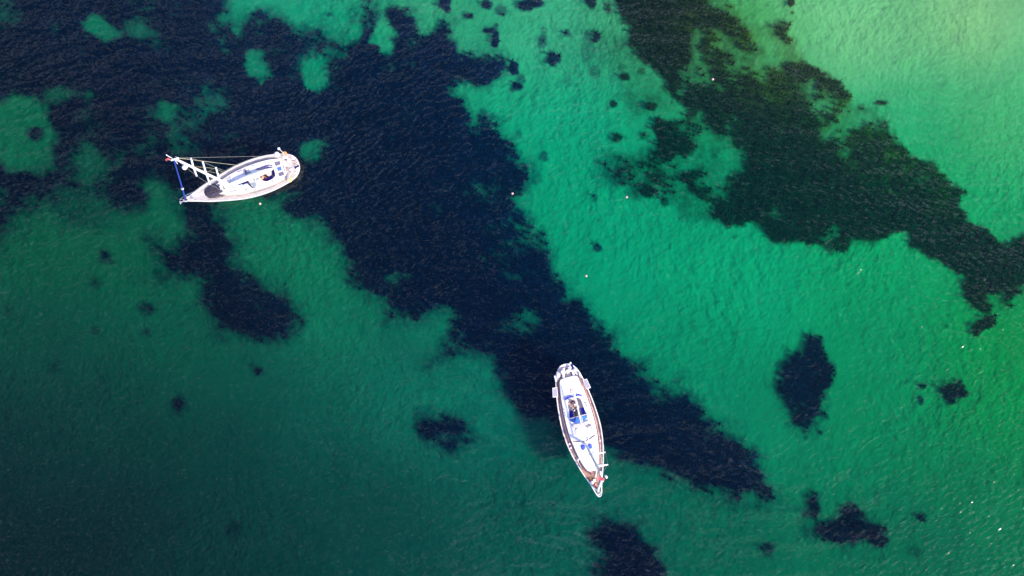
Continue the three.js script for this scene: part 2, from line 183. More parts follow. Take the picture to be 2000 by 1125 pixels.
const sandRelief = (() => {                              // lumps and short ripples of the sand over the whole mapped bay
  const W = 2048, H = Math.round(W * (Z1 - Z0) / (X1 - X0));
  return floatMap(W, H, (i, j) => {
    const x = lerp(X0, X1, (i + 0.5) / W), z = lerp(Z0, Z1, (j + 0.5) / H), c = Math.cos(0.35), s = Math.sin(0.35), u = x * c - z * s + 1.1 * perlin.noise(x * 0.12, z * 0.12, 3.3), v = x * s + z * c + 1.1 * perlin.noise(x * 0.12, z * 0.12, 6.6);
    const k = 0.65 + 0.7 * perlin.noise(x * 0.06, z * 0.06, 9.1);
    return 0.5 + 0.28 * k * (0.7 * perlin.noise(u * 1.25, v * 0.75, 0.5) + 0.7 * perlin.noise((u * 0.77 - v * 0.64) * 1.3 + 40, (u * 0.64 + v * 0.77) * 0.9, 2.5) + 0.5 * perlin.noise((u * 0.5 + v * 0.87) * 2.4 + 7, (v * 0.5 - u * 0.87) * 2, 4.2) + 0.25 * perlin.noise(u * 5, v * 3.6, 8.4));
  }, THREE.MirroredRepeatWrapping);
})();
const SAND = [0.66, 0.64, 0.52];
const weedColour = (x, z, o) => { const s = ss(15, 25, x * 0.55 - z) * ss(4, 13, x); return [lerp(lerp(0.11, 0.17, s), 0.40, o), lerp(lerp(0.012, 0.055, s), 0.16, o), lerp(lerp(0.15, 0.045, s), 0.02, o)]; };   // deep purple-green leaves, olive ones at the shallow edge
const heightAt = (x, z) => -depthAt(x, z) + (vnoise(x * 0.09, z * 0.09, 41) - 0.5) * 0.4 + (vnoise(x * 0.4, z * 0.4, 42) - 0.5) * 0.16 + 0.25 * sample(grassShare, x, z);
{
  const W = 2048, H = Math.round(W * (Z1 - Z0) / (X1 - X0));
  const map = byteMap(W, H, (i, j, c) => {
    const x = lerp(X0, X1, (i + 0.5) / W), z = lerp(Z0, Z1, (j + 0.5) / H), share = sample(grassShare, x, z), m = clamp(Math.max(share * 1.08, sample(litter, x, z) * (0.85 + 0.3 * vnoise(x * 1.7, z * 1.7, 63))) + (vnoise(x * 4.3, z * 4.3, 61) - 0.5) * 0.22 * (share > 0.03), 0, 1), o = sample(olive, x, z);
    const tone = 0.9 + 0.2 * fbm(x * 0.16, z * 0.16, 51, 3) + 0.10 * (vnoise(x * 2.6, z * 2.6, 55) - 0.5), weed = 0.75 + 0.5 * fbm(x * 1.1, z * 1.1, 57, 3);
    const g = weedColour(x, z, o);
    for (let q = 0; q < 3; q++) c[q] = lerp(SAND[q] * tone, g[q] * weed, m);
  }, THREE.MirroredRepeatWrapping);
    const bed = new THREE.MeshStandardMaterial({ map, roughness: 1, bumpMap: sandRelief, bumpScale: 0.55 });
  const g = grid(axis(X0, X1, 0.5, far), axis(Z0, Z1, 0.5, far), heightAt, mapUV);
  const m = new THREE.Mesh(g, bed); m.name = 'seabed'; m.receiveShadow = true; scene.add(m);
  tag(m, 'pale sandy seabed seen through the green water', 'seabed', null, 'structure');
}

// ------------------------------------------------------------ the water: a clear tinted sheet with wind ripples, its tint following depth and cloudiness
{
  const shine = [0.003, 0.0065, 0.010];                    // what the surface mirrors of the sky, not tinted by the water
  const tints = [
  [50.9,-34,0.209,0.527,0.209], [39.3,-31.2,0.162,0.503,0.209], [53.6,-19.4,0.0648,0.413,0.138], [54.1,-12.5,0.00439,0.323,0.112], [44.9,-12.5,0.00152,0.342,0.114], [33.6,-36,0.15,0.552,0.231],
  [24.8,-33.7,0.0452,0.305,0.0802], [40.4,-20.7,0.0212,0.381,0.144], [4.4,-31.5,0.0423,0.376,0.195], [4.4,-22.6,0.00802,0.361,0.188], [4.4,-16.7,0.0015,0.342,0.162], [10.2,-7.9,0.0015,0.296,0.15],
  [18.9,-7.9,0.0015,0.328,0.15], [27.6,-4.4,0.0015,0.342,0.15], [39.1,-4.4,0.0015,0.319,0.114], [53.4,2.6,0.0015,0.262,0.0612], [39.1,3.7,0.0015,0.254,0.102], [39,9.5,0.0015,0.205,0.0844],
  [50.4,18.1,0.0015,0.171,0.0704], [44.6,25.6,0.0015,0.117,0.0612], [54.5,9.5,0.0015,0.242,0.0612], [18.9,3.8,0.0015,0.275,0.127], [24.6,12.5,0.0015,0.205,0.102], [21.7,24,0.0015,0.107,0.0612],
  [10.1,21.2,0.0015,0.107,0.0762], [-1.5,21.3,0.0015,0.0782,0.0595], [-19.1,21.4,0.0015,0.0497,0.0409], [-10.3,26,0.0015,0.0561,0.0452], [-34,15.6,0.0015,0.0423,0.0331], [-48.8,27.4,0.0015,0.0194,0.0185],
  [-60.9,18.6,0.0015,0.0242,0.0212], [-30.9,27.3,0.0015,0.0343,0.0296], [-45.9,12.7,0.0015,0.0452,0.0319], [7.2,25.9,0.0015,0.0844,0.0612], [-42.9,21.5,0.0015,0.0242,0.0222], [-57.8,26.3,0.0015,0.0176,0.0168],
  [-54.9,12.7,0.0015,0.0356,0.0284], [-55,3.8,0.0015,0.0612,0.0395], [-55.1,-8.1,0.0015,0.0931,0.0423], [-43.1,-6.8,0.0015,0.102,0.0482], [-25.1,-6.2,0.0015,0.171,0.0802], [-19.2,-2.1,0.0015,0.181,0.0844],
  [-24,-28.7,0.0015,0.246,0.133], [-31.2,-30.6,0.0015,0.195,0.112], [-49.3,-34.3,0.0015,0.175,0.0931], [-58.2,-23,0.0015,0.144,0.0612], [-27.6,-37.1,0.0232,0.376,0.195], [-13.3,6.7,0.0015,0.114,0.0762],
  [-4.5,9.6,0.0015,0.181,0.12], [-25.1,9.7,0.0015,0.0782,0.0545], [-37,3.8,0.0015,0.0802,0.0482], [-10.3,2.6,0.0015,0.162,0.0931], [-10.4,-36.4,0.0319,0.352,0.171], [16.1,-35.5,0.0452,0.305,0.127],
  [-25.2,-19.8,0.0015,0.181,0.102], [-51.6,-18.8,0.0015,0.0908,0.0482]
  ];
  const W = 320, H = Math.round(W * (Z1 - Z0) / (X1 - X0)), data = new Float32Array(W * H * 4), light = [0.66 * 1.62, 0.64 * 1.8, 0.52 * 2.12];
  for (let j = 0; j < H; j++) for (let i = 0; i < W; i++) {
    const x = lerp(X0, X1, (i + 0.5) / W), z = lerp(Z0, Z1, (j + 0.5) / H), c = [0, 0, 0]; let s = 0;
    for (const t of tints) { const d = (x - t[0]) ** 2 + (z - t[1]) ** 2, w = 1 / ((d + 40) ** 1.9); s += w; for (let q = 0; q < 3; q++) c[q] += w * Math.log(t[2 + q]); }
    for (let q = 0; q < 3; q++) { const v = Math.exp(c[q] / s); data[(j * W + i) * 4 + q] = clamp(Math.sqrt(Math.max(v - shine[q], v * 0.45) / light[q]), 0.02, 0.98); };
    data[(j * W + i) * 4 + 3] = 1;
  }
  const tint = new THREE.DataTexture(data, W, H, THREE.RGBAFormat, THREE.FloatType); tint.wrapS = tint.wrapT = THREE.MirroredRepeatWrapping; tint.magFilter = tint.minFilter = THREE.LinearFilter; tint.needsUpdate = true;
  const N = 1024, tile = 41, f = new Float32Array(N * N);
  for (let k = 0; k < 110; k++) {
    const l = lerp(0.34, 1.1, rnd() ** 1.7), n = tile / l, a = (78 + (rnd() + rnd() - 1) * 75) * rad, kx = Math.round(Math.cos(a) * n), kz = Math.round(Math.sin(a) * n), p = rnd() * 6.283, w = l ** 1.15, cx = [], sx = [];
    for (let i = 0; i < N; i++) { const q = kx * i / N * 6.283185 + p; cx.push(Math.cos(q)); sx.push(Math.sin(q)); }
    for (let j = 0; j < N; j++) { const c = Math.cos(kz * j / N * 6.283185) * w, s = Math.sin(kz * j / N * 6.283185) * w; for (let i = 0; i < N; i++) f[j * N + i] += cx[i] * c - sx[i] * s; }
  }
  let m = 0; for (const v of f) m += v * v; m = Math.sqrt(m / f.length);
  const ripple = floatMap(N, N, (i, j) => { const h = f[j * N + i] / m / 3; return 0.4 + 0.3 * (h + 0.35 * h * Math.abs(h)); });
  ripple.repeat.set((X1 - X0) / tile, (Z1 - Z0) / tile);
  const water = new THREE.MeshPhysicalMaterial({ map: tint, transmission: 0.997, thickness: 0, ior: 1.333, roughness: 0.14, bumpMap: ripple, bumpScale: 0.08 });
  const comps = []; for (let k = 0; k < 34; k++) { const l = lerp(1.1, 4.2, rnd() ** 1.5), a = (82 + (rnd() + rnd() - 1) * 45) * rad, kk = 6.283 / l; comps.push([Math.cos(a) * kk, Math.sin(a) * kk, rnd() * 6.283, l * 0.0018]); }
  const swell = (x, z) => {
    if (x < X0 || x > X1 || z < Z0 || z > Z1) return 0;
    const wx = x + (vnoise(x * 0.07, z * 0.07, 71) - 0.5) * 7, wz = z + (vnoise(x * 0.07, z * 0.07, 72) - 0.5) * 7;
    const A = 0.4 + 0.7 * vnoise(x * 0.05, z * 0.05, 73) + 5.0 * Math.exp(-(((x - 3) / 22) ** 2 + ((z - 23) / 10) ** 2));
    let h = 0; for (const c of comps) h += c[3] * Math.cos(c[0] * wx + c[1] * wz + c[2]);
    return A * (h + 1.6 * h * Math.abs(h));
  };
  const g = grid(axis(X0, X1, 0.24, far), axis(Z0, Z1, 0.24, far), swell, mapUV);
  const s = new THREE.Mesh(g, water); s.name = 'sea'; scene.add(s);
  tag(s, 'clear green bay water with small wind ripples', 'sea', null, 'structure');
}

// ------------------------------------------------------------ seagrass: tufts of strap leaves, one object per meadow or patch
{
  const tuft = (leaves, reach, high) => {
    const g = [];
    for (let k = 0; k < leaves; k++) {
      const a = k / leaves * 6.283 + rnd() * 0.6, r = reach * (0.5 + rnd() * 0.6), h = high * (0.6 + rnd() * 0.5), w = 0.035 + rnd() * 0.03, c = Math.cos(a), s = Math.sin(a), P = [];
      for (let q = 0; q <= 3; q++) { const t = q / 3, d = r * t * t, y = h * Math.sin(t * 1.9) / 0.95, ww = w * (1 - t * 0.75); P.push([c * d - s * ww, y, s * d + c * ww], [c * d + s * ww, y, s * d - c * ww]); }
      for (let q = 0; q < 6; q += 2) g.push(...P[q], ...P[q + 1], ...P[q + 2], ...P[q + 1], ...P[q + 3], ...P[q + 2]);
    }
    const b = new THREE.BufferGeometry(); b.setAttribute('position', new THREE.Float32BufferAttribute(g, 3)); b.computeVertexNormals(); return b;
  };
  const shape = tuft(13, 0.42, 0.5), leaf = std(1, 1, 1, 0.9, { side: THREE.DoubleSide });
  const names = [null,
    ['seagrass_meadow', 'large dark seagrass meadow sweeping from the upper left past both yachts'], ['seagrass_meadow', 'dark seagrass belt with olive edges crossing the pale sand of the upper right'],
    ['seagrass_clumps', 'scattered small seagrass clumps on the turquoise sand between the two meadows'], ['seagrass_patch', 'squarish dark seagrass patch alone on green sand right of the lower yacht'],
    ['seagrass_patch', 'small dark seagrass patch on sand left of the lower yacht'], ['seagrass_patch', 'dark seagrass patch below the bow of the lower yacht at the bottom edge'],
    ['seagrass_patch', 'ragged two-lobed dark seagrass patch near the lower right corner'], ['seagrass_patch', 'small round dark seagrass patch on bright green sand near the right edge'],
    ['seagrass_patch', 'tiny dark seagrass patch just below the tip of the olive-edged belt'], ['seagrass_clumps', 'faint sparse seagrass clumps on the deep green sand of the lower left'], ['seagrass_clumps', 'faint sparse seagrass clumps on the green sand of the lower right']];
  const spots = names.map(() => []), M = new THREE.Matrix4(), q = new THREE.Quaternion(), Y = new THREE.Vector3(0, 1, 0);
  const step = 0.36;
  for (let z = Z0 + 3; z < Z1 - 3; z += step) for (let x = X0 + 3; x < X1 - 3; x += step) {
    const px = x + (rnd() - 0.5) * step * 1.6, pz = z + (rnd() - 0.5) * step * 1.6, m = sample(grassShare, px, pz), u = rnd();
    if (u < m * 1.3 - 0.55 - 0.2 * ss(2.8, 4, depthAt(px, pz))) { const k = clamp(Math.floor((pz - Z0) / (Z1 - Z0) * NZ), 0, NZ - 1) * NX + clamp(Math.floor((px - X0) / (X1 - X0) * NX), 0, NX - 1); if (owner[k]) spots[owner[k]].push([px, pz]); }
  }
  spots.forEach((list, n) => {
    if (!list.length) return;
    const im = new THREE.InstancedMesh(shape, leaf, list.length), c = new THREE.Color();
    list.forEach(([x, z], i) => {
      const s = 0.6 + rnd() * 0.75, o = sample(olive, x, z), b = 0.55 + 0.75 * fbm(x * 0.8, z * 0.8, 91, 3) + rnd() * 0.25;
      q.setFromAxisAngle(Y, rnd() * 6.283); M.compose(new THREE.Vector3(x, heightAt(x, z) - 0.05, z), q, new THREE.Vector3(s, s * (0.6 + rnd() * 0.6), s)); im.setMatrixAt(i, M);
      const g = weedColour(x, z, o * (rnd() < 0.55 ? 1 : 0.3)); im.setColorAt(i, c.setRGB(g[0] * b, g[1] * b, g[2] * b));
    });
    im.name = numbered(names[n][0]); im.castShadow = im.receiveShadow = true; scene.add(im);
    tag(im, names[n][1], 'seagrass', null, 'stuff');
  });
  console.log('tufts', spots.map((l) => l.length).join());
}

// ------------------------------------------------------------ materials of the boats
const planks = (a, b, dark, s) => byteMap(256, 256, (i, j, c) => { const p = Math.floor(j / 12.8), k = 0.86 + 0.28 * hash(p, Math.floor((i + p * 57) / 128), s) + 0.12 * (vnoise(i * 0.05, j * 0.9, s) - 0.5), seam = j % 12.8 < 1.6 ? dark : 1; for (let q = 0; q < 3; q++) c[q] = lerp(a[q], b[q], vnoise(i * 0.03, p, s + 5)) * k * seam; });
const teakMat = (t) => { t.repeat.set(0.8, 0.8); return new THREE.MeshStandardMaterial({ map: t, roughness: 0.8 }); };
const grime = byteMap(256, 256, (i, j, c) => { const k = 0.90 + 0.14 * fbm(i * 0.03, j * 0.03, 201, 4); c[0] = c[1] = c[2] = Math.min(1, k); }); grime.repeat.set(0.25, 0.25);
const mats = {
  gel: new THREE.MeshPhysicalMaterial({ color: new THREE.Color().setRGB(0.88, 0.83, 0.77), map: grime, roughness: 0.4, clearcoat: 0.3 }),
  hull: std(0.8, 0.77, 0.72, 0.3, { clearcoat: 0.5 }), antifoul: std(0.03, 0.04, 0.09, 0.8),
  teakGrey: teakMat(planks([0.60, 0.52, 0.46], [0.52, 0.44, 0.39], 0.62, 211)), teakRed: teakMat(planks([0.46, 0.235, 0.18], [0.38, 0.19, 0.145], 0.6, 221)), teakBrown: teakMat(planks([0.26, 0.13, 0.05], [0.20, 0.10, 0.04], 0.6, 231)), teakTan: teakMat(planks([0.36, 0.23, 0.13], [0.31, 0.20, 0.11], 0.65, 241)),
  beige: std(0.62, 0.53, 0.47, 0.8), navy: std(0.035, 0.018, 0.16, 0.85), royal: std(0.025, 0.03, 0.40, 0.85), canvas: std(0.045, 0.17, 0.50, 0.85), cover: std(0.055, 0.042, 0.062, 0.9), sail: std(0.80, 0.80, 0.79, 0.85), uv: std(0.015, 0.05, 0.36, 0.8),
  glass: std(0.02, 0.015, 0.08, 0.12, { clearcoat: 0.6 }), hatch: std(0.06, 0.10, 0.34, 0.15, { clearcoat: 0.6 }), smoke: std(0.12, 0.05, 0.08, 0.2), clear: std(0.75, 0.8, 0.82, 0.05, { transmission: 0.85, thickness: 0 }),
  alu: std(0.82, 0.77, 0.73, 0.5), steel: std(0.72, 0.72, 0.72, 0.25, { metalness: 0.6 }), rope: std(0.42, 0.36, 0.2, 0.9), wire: std(0.45, 0.43, 0.4, 0.4, { metalness: 0.4 }), white: std(0.86, 0.86, 0.86, 0.4), black: std(0.02, 0.02, 0.025, 0.5), grey: std(0.35, 0.33, 0.34, 0.5),
  orange: std(0.75, 0.30, 0.06, 0.6), yellow: std(0.85, 0.5, 0.14, 0.6), red: std(0.62, 0.05, 0.05, 0.8), pink: std(0.52, 0.30, 0.28, 0.6), cell: std(0.16, 0.12, 0.16, 0.25, { clearcoat: 0.6 }), cellPale: std(0.36, 0.31, 0.36, 0.3), skin: std(0.55, 0.27, 0.17, 0.6), hair: std(0.03, 0.018, 0.012, 0.8), plum: std(0.10, 0.012, 0.07, 0.9), shorts: std(0.02, 0.02, 0.04, 0.9), shirt: std(0.78, 0.76, 0.72, 0.9), hat: std(0.8, 0.74, 0.62, 0.9), float: std(0.78, 0.40, 0.32, 0.5),
};

// ------------------------------------------------------------ boat building: X forward, Z to starboard, y up, the origin amidships on the waterline
const V = (x, y, z) => new THREE.Vector3(x, y, z);
const curve = (pts, n, closed = false) => new THREE.CatmullRomCurve3(pts.map(([x, z]) => V(x, 0, z)), closed, 'centripetal').getPoints(n).map((p) => [p.x, p.z]);
const sym = (half) => [...half, ...half.slice().reverse().filter(([, h]) => h > 1e-4).map(([x, h]) => [x, -h])];
const shapeOf = (pts) => new THREE.Shape(pts.map(([x, z]) => new THREE.Vector2(x, -z)));
function slab(pts, y, h, bevel = 0, holes = []) {        // an outline raised from y to y + h
  const s = shapeOf(pts); for (const o of holes) s.holes.push(new THREE.Path(o.map(([x, z]) => new THREE.Vector2(x, -z))));
  const g = new THREE.ExtrudeGeometry(s, { depth: h - 2 * bevel, bevelEnabled: bevel > 0, bevelSize: bevel, bevelThickness: bevel, bevelOffset: -bevel, bevelSegments: 3 });
  g.translate(0, 0, bevel); g.rotateX(-Math.PI / 2); g.translate(0, y, 0); return g;
}
function tube(pts, r, seg = 6, closed = false) { const c = pts.length === 2 ? new THREE.LineCurve3(V(...pts[0]), V(...pts[1])) : new THREE.CatmullRomCurve3(pts.map((p) => V(...p)), closed, 'centripetal'); return new THREE.TubeGeometry(c, pts.length === 2 ? 1 : pts.length * 5, r, seg, closed); }
function rod(a, b, r0, r1 = r0, seg = 8) { const p = V(...a), q = V(...b), g = new THREE.CylinderGeometry(r1, r0, p.distanceTo(q), seg); g.applyQuaternion(new THREE.Quaternion().setFromUnitVectors(V(0, 1, 0), q.clone().sub(p).normalize())); const m = p.add(q).multiplyScalar(0.5); g.translate(m.x, m.y, m.z); return g; }
function box(x, y, z, w, h, d, turn = 0, r = 0.02, tilt = 0) { const g = new RoundedBoxGeometry(w, h, d, 2, Math.min(r, w / 2.1, h / 2.1, d / 2.1)); g.rotateZ(tilt); g.rotateY(turn); g.translate(x, y, z); return g; }
function ball(x, y, z, r, sy = 1) { const g = new THREE.SphereGeometry(r, 20, 14); g.scale(1, sy, 1); g.translate(x, y, z); return g; }
function at(half, X) { for (let i = 0; i < half.length - 1; i++) { const [a, p] = half[i], [b, q] = half[i + 1]; if ((X - a) * (X - b) <= 0) return lerp(p, q, (X - a) / (b - a || 1)); } return 0; }
function hullShell(half, sheer, rake, under = false) {                  // half: [X, half width at deck]
  const rows = half.map(([X, b]) => { const ys = sheer(X), w = b * 0.92, prof = under ? [[w * 0.965, 0.06], [w * 0.95, -0.2], [w * 0.84, -0.5], [w * 0.5, -0.85], [0, -1.0]] : [[b, ys], [b * 1.005, ys * 0.75], [lerp(b, w, 0.6), ys * 0.4], [w * 0.97, 0.06]]; return (under ? [...prof, ...prof.slice(0, -1).reverse().map(([z, y]) => [-z, y])] : [...prof, null, ...prof.slice().reverse().map(([z, y]) => [-z, y])]).map((q) => q && [X - rake(X, 1 - q[1] / ys), q[1], q[0]]); });
  const n = rows[0].length, gap = rows[0].indexOf(null), pos = [], idx = []; for (const r of rows) for (const p of r) pos.push(...(p ?? [0, 0, 0]));
  for (let i = 0; i < rows.length - 1; i++) for (let j = 0; j < n - 1; j++) { if (gap >= 0 && (j === gap || j === gap - 1)) continue; const a = i * n + j, b = a + n; idx.push(a, a + 1, b, b, a + 1, b + 1); }
  const g = new THREE.BufferGeometry(); g.setAttribute('position', new THREE.Float32BufferAttribute(pos, 3)); g.setIndex(idx); g.computeVertexNormals(); return g;
}
function deckSheet(half, sheer, inner) {                 // the deck left and right of a deckhouse
  const pos = [], uv = [], idx = [], K = 5;
  for (const sd of [1, -1]) { const o = pos.length / 3; half.forEach(([X, b]) => { const w = Math.min(inner(X), b); for (let k = 0; k <= K; k++) { const z = lerp(b, w, k / K); pos.push(X, sheer(X) - 0.02 + 0.05 * (1 - (z / (b || 1)) ** 2), z * sd); uv.push(X, z * sd); } }); for (let i = 0; i < half.length - 1; i++) for (let k = 0; k < K; k++) { const a = o + i * (K + 1) + k, c = a + K + 1; sd > 0 ? idx.push(a, c, a + 1, c, c + 1, a + 1) : idx.push(a, a + 1, c, c, a + 1, c + 1); } }
  const g = new THREE.BufferGeometry(); g.setAttribute('position', new THREE.Float32BufferAttribute(pos, 3)); g.setAttribute('uv', new THREE.Float32BufferAttribute(uv, 2)); g.setIndex(idx); g.computeVertexNormals(); return g;
}
function wall(half, sheer, thick, high, inset = 0) {      // a bulwark or toe rail round the deck edge
  const pts = sym(half).map(([x, z]) => [x, z]), n = pts.length, pos = [], idx = [];
  for (let i = 0; i < n; i++) { const [x, z] = pts[i], s = Math.sign(z || 1), b = Math.abs(z), y = sheer(x), zi = Math.max(0, b - inset), zz = Math.max(0, b - inset - thick), xe = x - Math.sign(x) * (b < 0.35 ? thick * 0.6 : 0); pos.push(x, y - 0.05, s * zi, x, y + high, s * zi, xe, y + high, s * zz, xe, y - 0.05, s * zz); }
  for (let i = 0; i < n; i++) for (let k = 0; k < 4; k++) { const a = i * 4 + k, b = i * 4 + (k + 1) % 4, c = ((i + 1) % n) * 4 + k, d = ((i + 1) % n) * 4 + (k + 1) % 4; idx.push(a, b, c, c, b, d); }
  const g = new THREE.BufferGeometry(); g.setAttribute('position', new THREE.Float32BufferAttribute(pos, 3)); g.setIndex(idx); const h = g.toNonIndexed(); h.computeVertexNormals(); return h;
}
const densify = (half, n) => curve(half, n).map(([x, z]) => [x, Math.max(0, z)]);
function winch(x, y, z, parent) { const g = new THREE.LatheGeometry([[0.0, 0], [0.10, 0], [0.09, 0.03], [0.06, 0.06], [0.075, 0.14], [0.085, 0.16], [0.03, 0.18], [0, 0.18]].map(([r, h]) => new THREE.Vector2(r, h)), 16); g.translate(x, y, z); return mesh('winch', g, mats.steel, parent); }
function opening(parent, pts, y, name = 'deck_hatch', pane = mats.hatch) {   // a hatch or window: frame with a pane in it
  const c = pts.reduce((s, p) => [s[0] + p[0] / pts.length, s[1] + p[1] / pts.length], [0, 0]), inner = pts.map(([x, z]) => [lerp(x, c[0], 0.12), lerp(z, c[1], 0.12)]);
  const f = mesh(name, slab(pts, y, 0.035, 0.008, [inner]), mats.gel, parent); mesh('pane', slab(inner, y, 0.028), pane, f); return f;
}
function lifelines(parent, half, sheer, from, to, count, height, inset = 0.08, rail = mats.wire) {
  for (const s of [1, -1]) {
    const tops = [];
    for (let k = 0; k < count; k++) { const X = lerp(from, to, k / (count - 1)), z = s * (at(half, X) - inset), y = sheer(X); mesh('stanchion', rod([X, y, z], [X, y + height, z], 0.018, 0.016), mats.steel, parent); tops.push([X, y + height - 0.01, z]); }
    mesh('lifeline', [tube(tops, 0.016), tube(tops.map(([x, y, z]) => [x, y - height * 0.48, z]), 0.014)], rail, parent);
  }
}
function onBoat(boat, x, y, z) { boat.updateMatrixWorld(true); return boat.localToWorld(V(x, y, z)).toArray(); }

// ------------------------------------------------------------ people: one continuous body from tapered limbs
function limbs(list, cell, grow = 0) {                    // list: [a, b, ra, rb]; meshes the joined limbs
  const lo = V(1e9, 1e9, 1e9), hi = V(-1e9, -1e9, -1e9); for (const [a, b, p, q] of list) for (const [v, r] of [[a, p], [b, q]]) { lo.min(V(v[0] - r, v[1] - r, v[2] - r)); hi.max(V(v[0] + r, v[1] + r, v[2] + r)); }
  const c = lo.clone().add(hi).multiplyScalar(0.5), half = Math.max(hi.x - lo.x, hi.y - lo.y, hi.z - lo.z) / 2 + grow + 4 * cell, N = Math.ceil(2 * half / cell), mc = new MarchingCubes(N, mats.skin, false, false, 90000);
  mc.isolation = 0; const h = N / 2, K = 0.02;
  for (let k = 0; k < N; k++) for (let j = 0; j < N; j++) for (let i = 0; i < N; i++) {
    const x = c.x + (i - h) / h * half, y = c.y + (j - h) / h * half, z = c.z + (k - h) / h * half; let d = 1e9;
    for (const [a, b, ra, rb] of list) {
      const ex = b[0] - a[0], ey = b[1] - a[1], ez = b[2] - a[2], t = clamp(((x - a[0]) * ex + (y - a[1]) * ey + (z - a[2]) * ez) / (ex * ex + ey * ey + ez * ez || 1), 0, 1), e = Math.hypot(x - a[0] - ex * t, y - a[1] - ey * t, z - a[2] - ez * t) - lerp(ra, rb, t) - grow, q = clamp(0.5 + 0.5 * (d - e) / K, 0, 1);
      d = lerp(d, e, q) - K * q * (1 - q);
    }
    mc.field[i + j * N + k * N * N] = -d;
  }
  mc.update();
  const g = new THREE.BufferGeometry(), p = new Float32Array(mc.positionArray.subarray(0, mc.count * 3)); for (let i = 0; i < p.length; i += 3) { p[i] = p[i] * half + c.x; p[i + 1] = p[i + 1] * half + c.y; p[i + 2] = p[i + 2] * half + c.z; }
  g.setAttribute('position', new THREE.BufferAttribute(p, 3)); g.setAttribute('normal', new THREE.BufferAttribute(new Float32Array(mc.normalArray.subarray(0, mc.count * 3)), 3)); return g;
}
function person(label, pos, turn, { knee, foot, lean = 0, handL, handR, top, bottom, hat, hair = mats.hair, sleeves = true, turnHead = 0 }) {
  const p = base('person', pos, turn), S = [lean * -0.1, 0.56, 0], hip = [0, 0.1, 0], neck = [lean * -0.11, 0.64, 0], head = [lean * -0.11 + 0.03, 0.79, 0];
  const sh = (s) => [S[0], 0.5, 0.19 * s], hp = (s) => [0.02, 0.09, 0.1 * s], mid = (a, b, o) => [(a[0] + b[0]) / 2 + o[0], (a[1] + b[1]) / 2 + o[1], (a[2] + b[2]) / 2 + o[2]];
  const hands = { 1: handR, [-1]: handL }, torso = [[hip, [S[0] * 0.6, 0.36, 0], 0.135, 0.12], [[S[0] * 0.6, 0.36, -0.05], [S[0], 0.48, -0.07], 0.115, 0.11], [[S[0] * 0.6, 0.36, 0.05], [S[0], 0.48, 0.07], 0.115, 0.11], [[S[0], 0.52, -0.13], [S[0], 0.52, 0.13], 0.06, 0.06]], arms = [], legs = [], fingers = [], upper = [];
  for (const s of [1, -1]) {
    const a = sh(s), w = hands[s], e = mid(a, w, [-0.08, -0.09, 0.06 * s]); arms.push([a, e, 0.05, 0.04], [e, w, 0.04, 0.028]); upper.push([a, e, 0.05, 0.042]);
    const d = V(w[0] - e[0], w[1] - e[1], w[2] - e[2]).normalize(), side = V(0, 1, 0).cross(d).normalize();
    arms.push([w, [w[0] + d.x * 0.07, w[1] + d.y * 0.07, w[2] + d.z * 0.07], 0.03, 0.036]);
    for (let f = 0; f < 5; f++) { const o = f < 4 ? (f - 1.5) * 0.02 : -0.045 * s, b = f < 4 ? 0.08 : 0.03, len = [0.065, 0.078, 0.072, 0.055, 0.05][f], r = (k, dy) => [w[0] + d.x * k + side.x * o * (f < 4 ? 1 : 1 + k * 3), w[1] + d.y * k - dy, w[2] + d.z * k + side.z * o * (f < 4 ? 1 : 1 + k * 3)]; fingers.push([r(b, 0), r(b + len * 0.55, 0.006), 0.0095, 0.0085], [r(b + len * 0.55, 0.006), r(b + len, 0.024), 0.0085, 0.007]); }
    const k = [knee[0], knee[1], knee[2] * s], ft = [foot[0], foot[1], foot[2] * s]; legs.push([hp(s), k, 0.085, 0.058], [k, ft, 0.055, 0.038], [ft, [ft[0] + 0.16, ft[1] - 0.03, ft[2] + 0.03 * s], 0.038, 0.03]);
  }
  const skull = [[[head[0] - 0.02, head[1] + 0.03, 0], [head[0] + 0.01, head[1] - 0.02, 0], 0.095, 0.085], [[head[0] + 0.04, head[1] - 0.05, 0], [head[0] + 0.055, head[1] - 0.09, 0], 0.055, 0.04], [[head[0] + 0.09, head[1], 0], [head[0] + 0.108, head[1] - 0.03, 0], 0.013, 0.018], [[head[0], head[1] - 0.01, 0.09], [head[0] - 0.01, head[1] - 0.03, 0.09], 0.018, 0.014], [[head[0], head[1] - 0.01, -0.09], [head[0] - 0.01, head[1] - 0.03, -0.09], 0.018, 0.014]];
  const body = mesh('body', [limbs([...torso, ...arms, ...legs, [[S[0], 0.56, 0], [head[0] - 0.01, head[1] - 0.05, 0], 0.058, 0.055], ...skull], 0.016), limbs(fingers.slice(0, 10), 0.006), limbs(fingers.slice(10), 0.006)], mats.skin, p);
  mesh('eye', [ball(head[0] + 0.085, head[1] + 0.005, 0.034, 0.012), ball(head[0] + 0.085, head[1] + 0.005, -0.034, 0.012)], mats.white, p);
  if (top) mesh('shirt', limbs([...torso, ...(sleeves ? upper : [])], 0.018, 0.014), top, p);
  mesh('shorts', limbs([[hip, [0, 0.17, 0], 0.135, 0.125], ...legs.filter((_, i) => i % 3 === 0).map(([a, b, r, q]) => [a, a.map((v, i) => lerp(v, b[i], 0.7)), r, q + 0.012])], 0.018, 0.014), bottom, p);
  mesh('hair', limbs([[[head[0] - 0.035, head[1] + 0.05, 0], [head[0] - 0.04, head[1] - 0.03, 0], 0.092, 0.085]], 0.012, 0.012), hair, p);
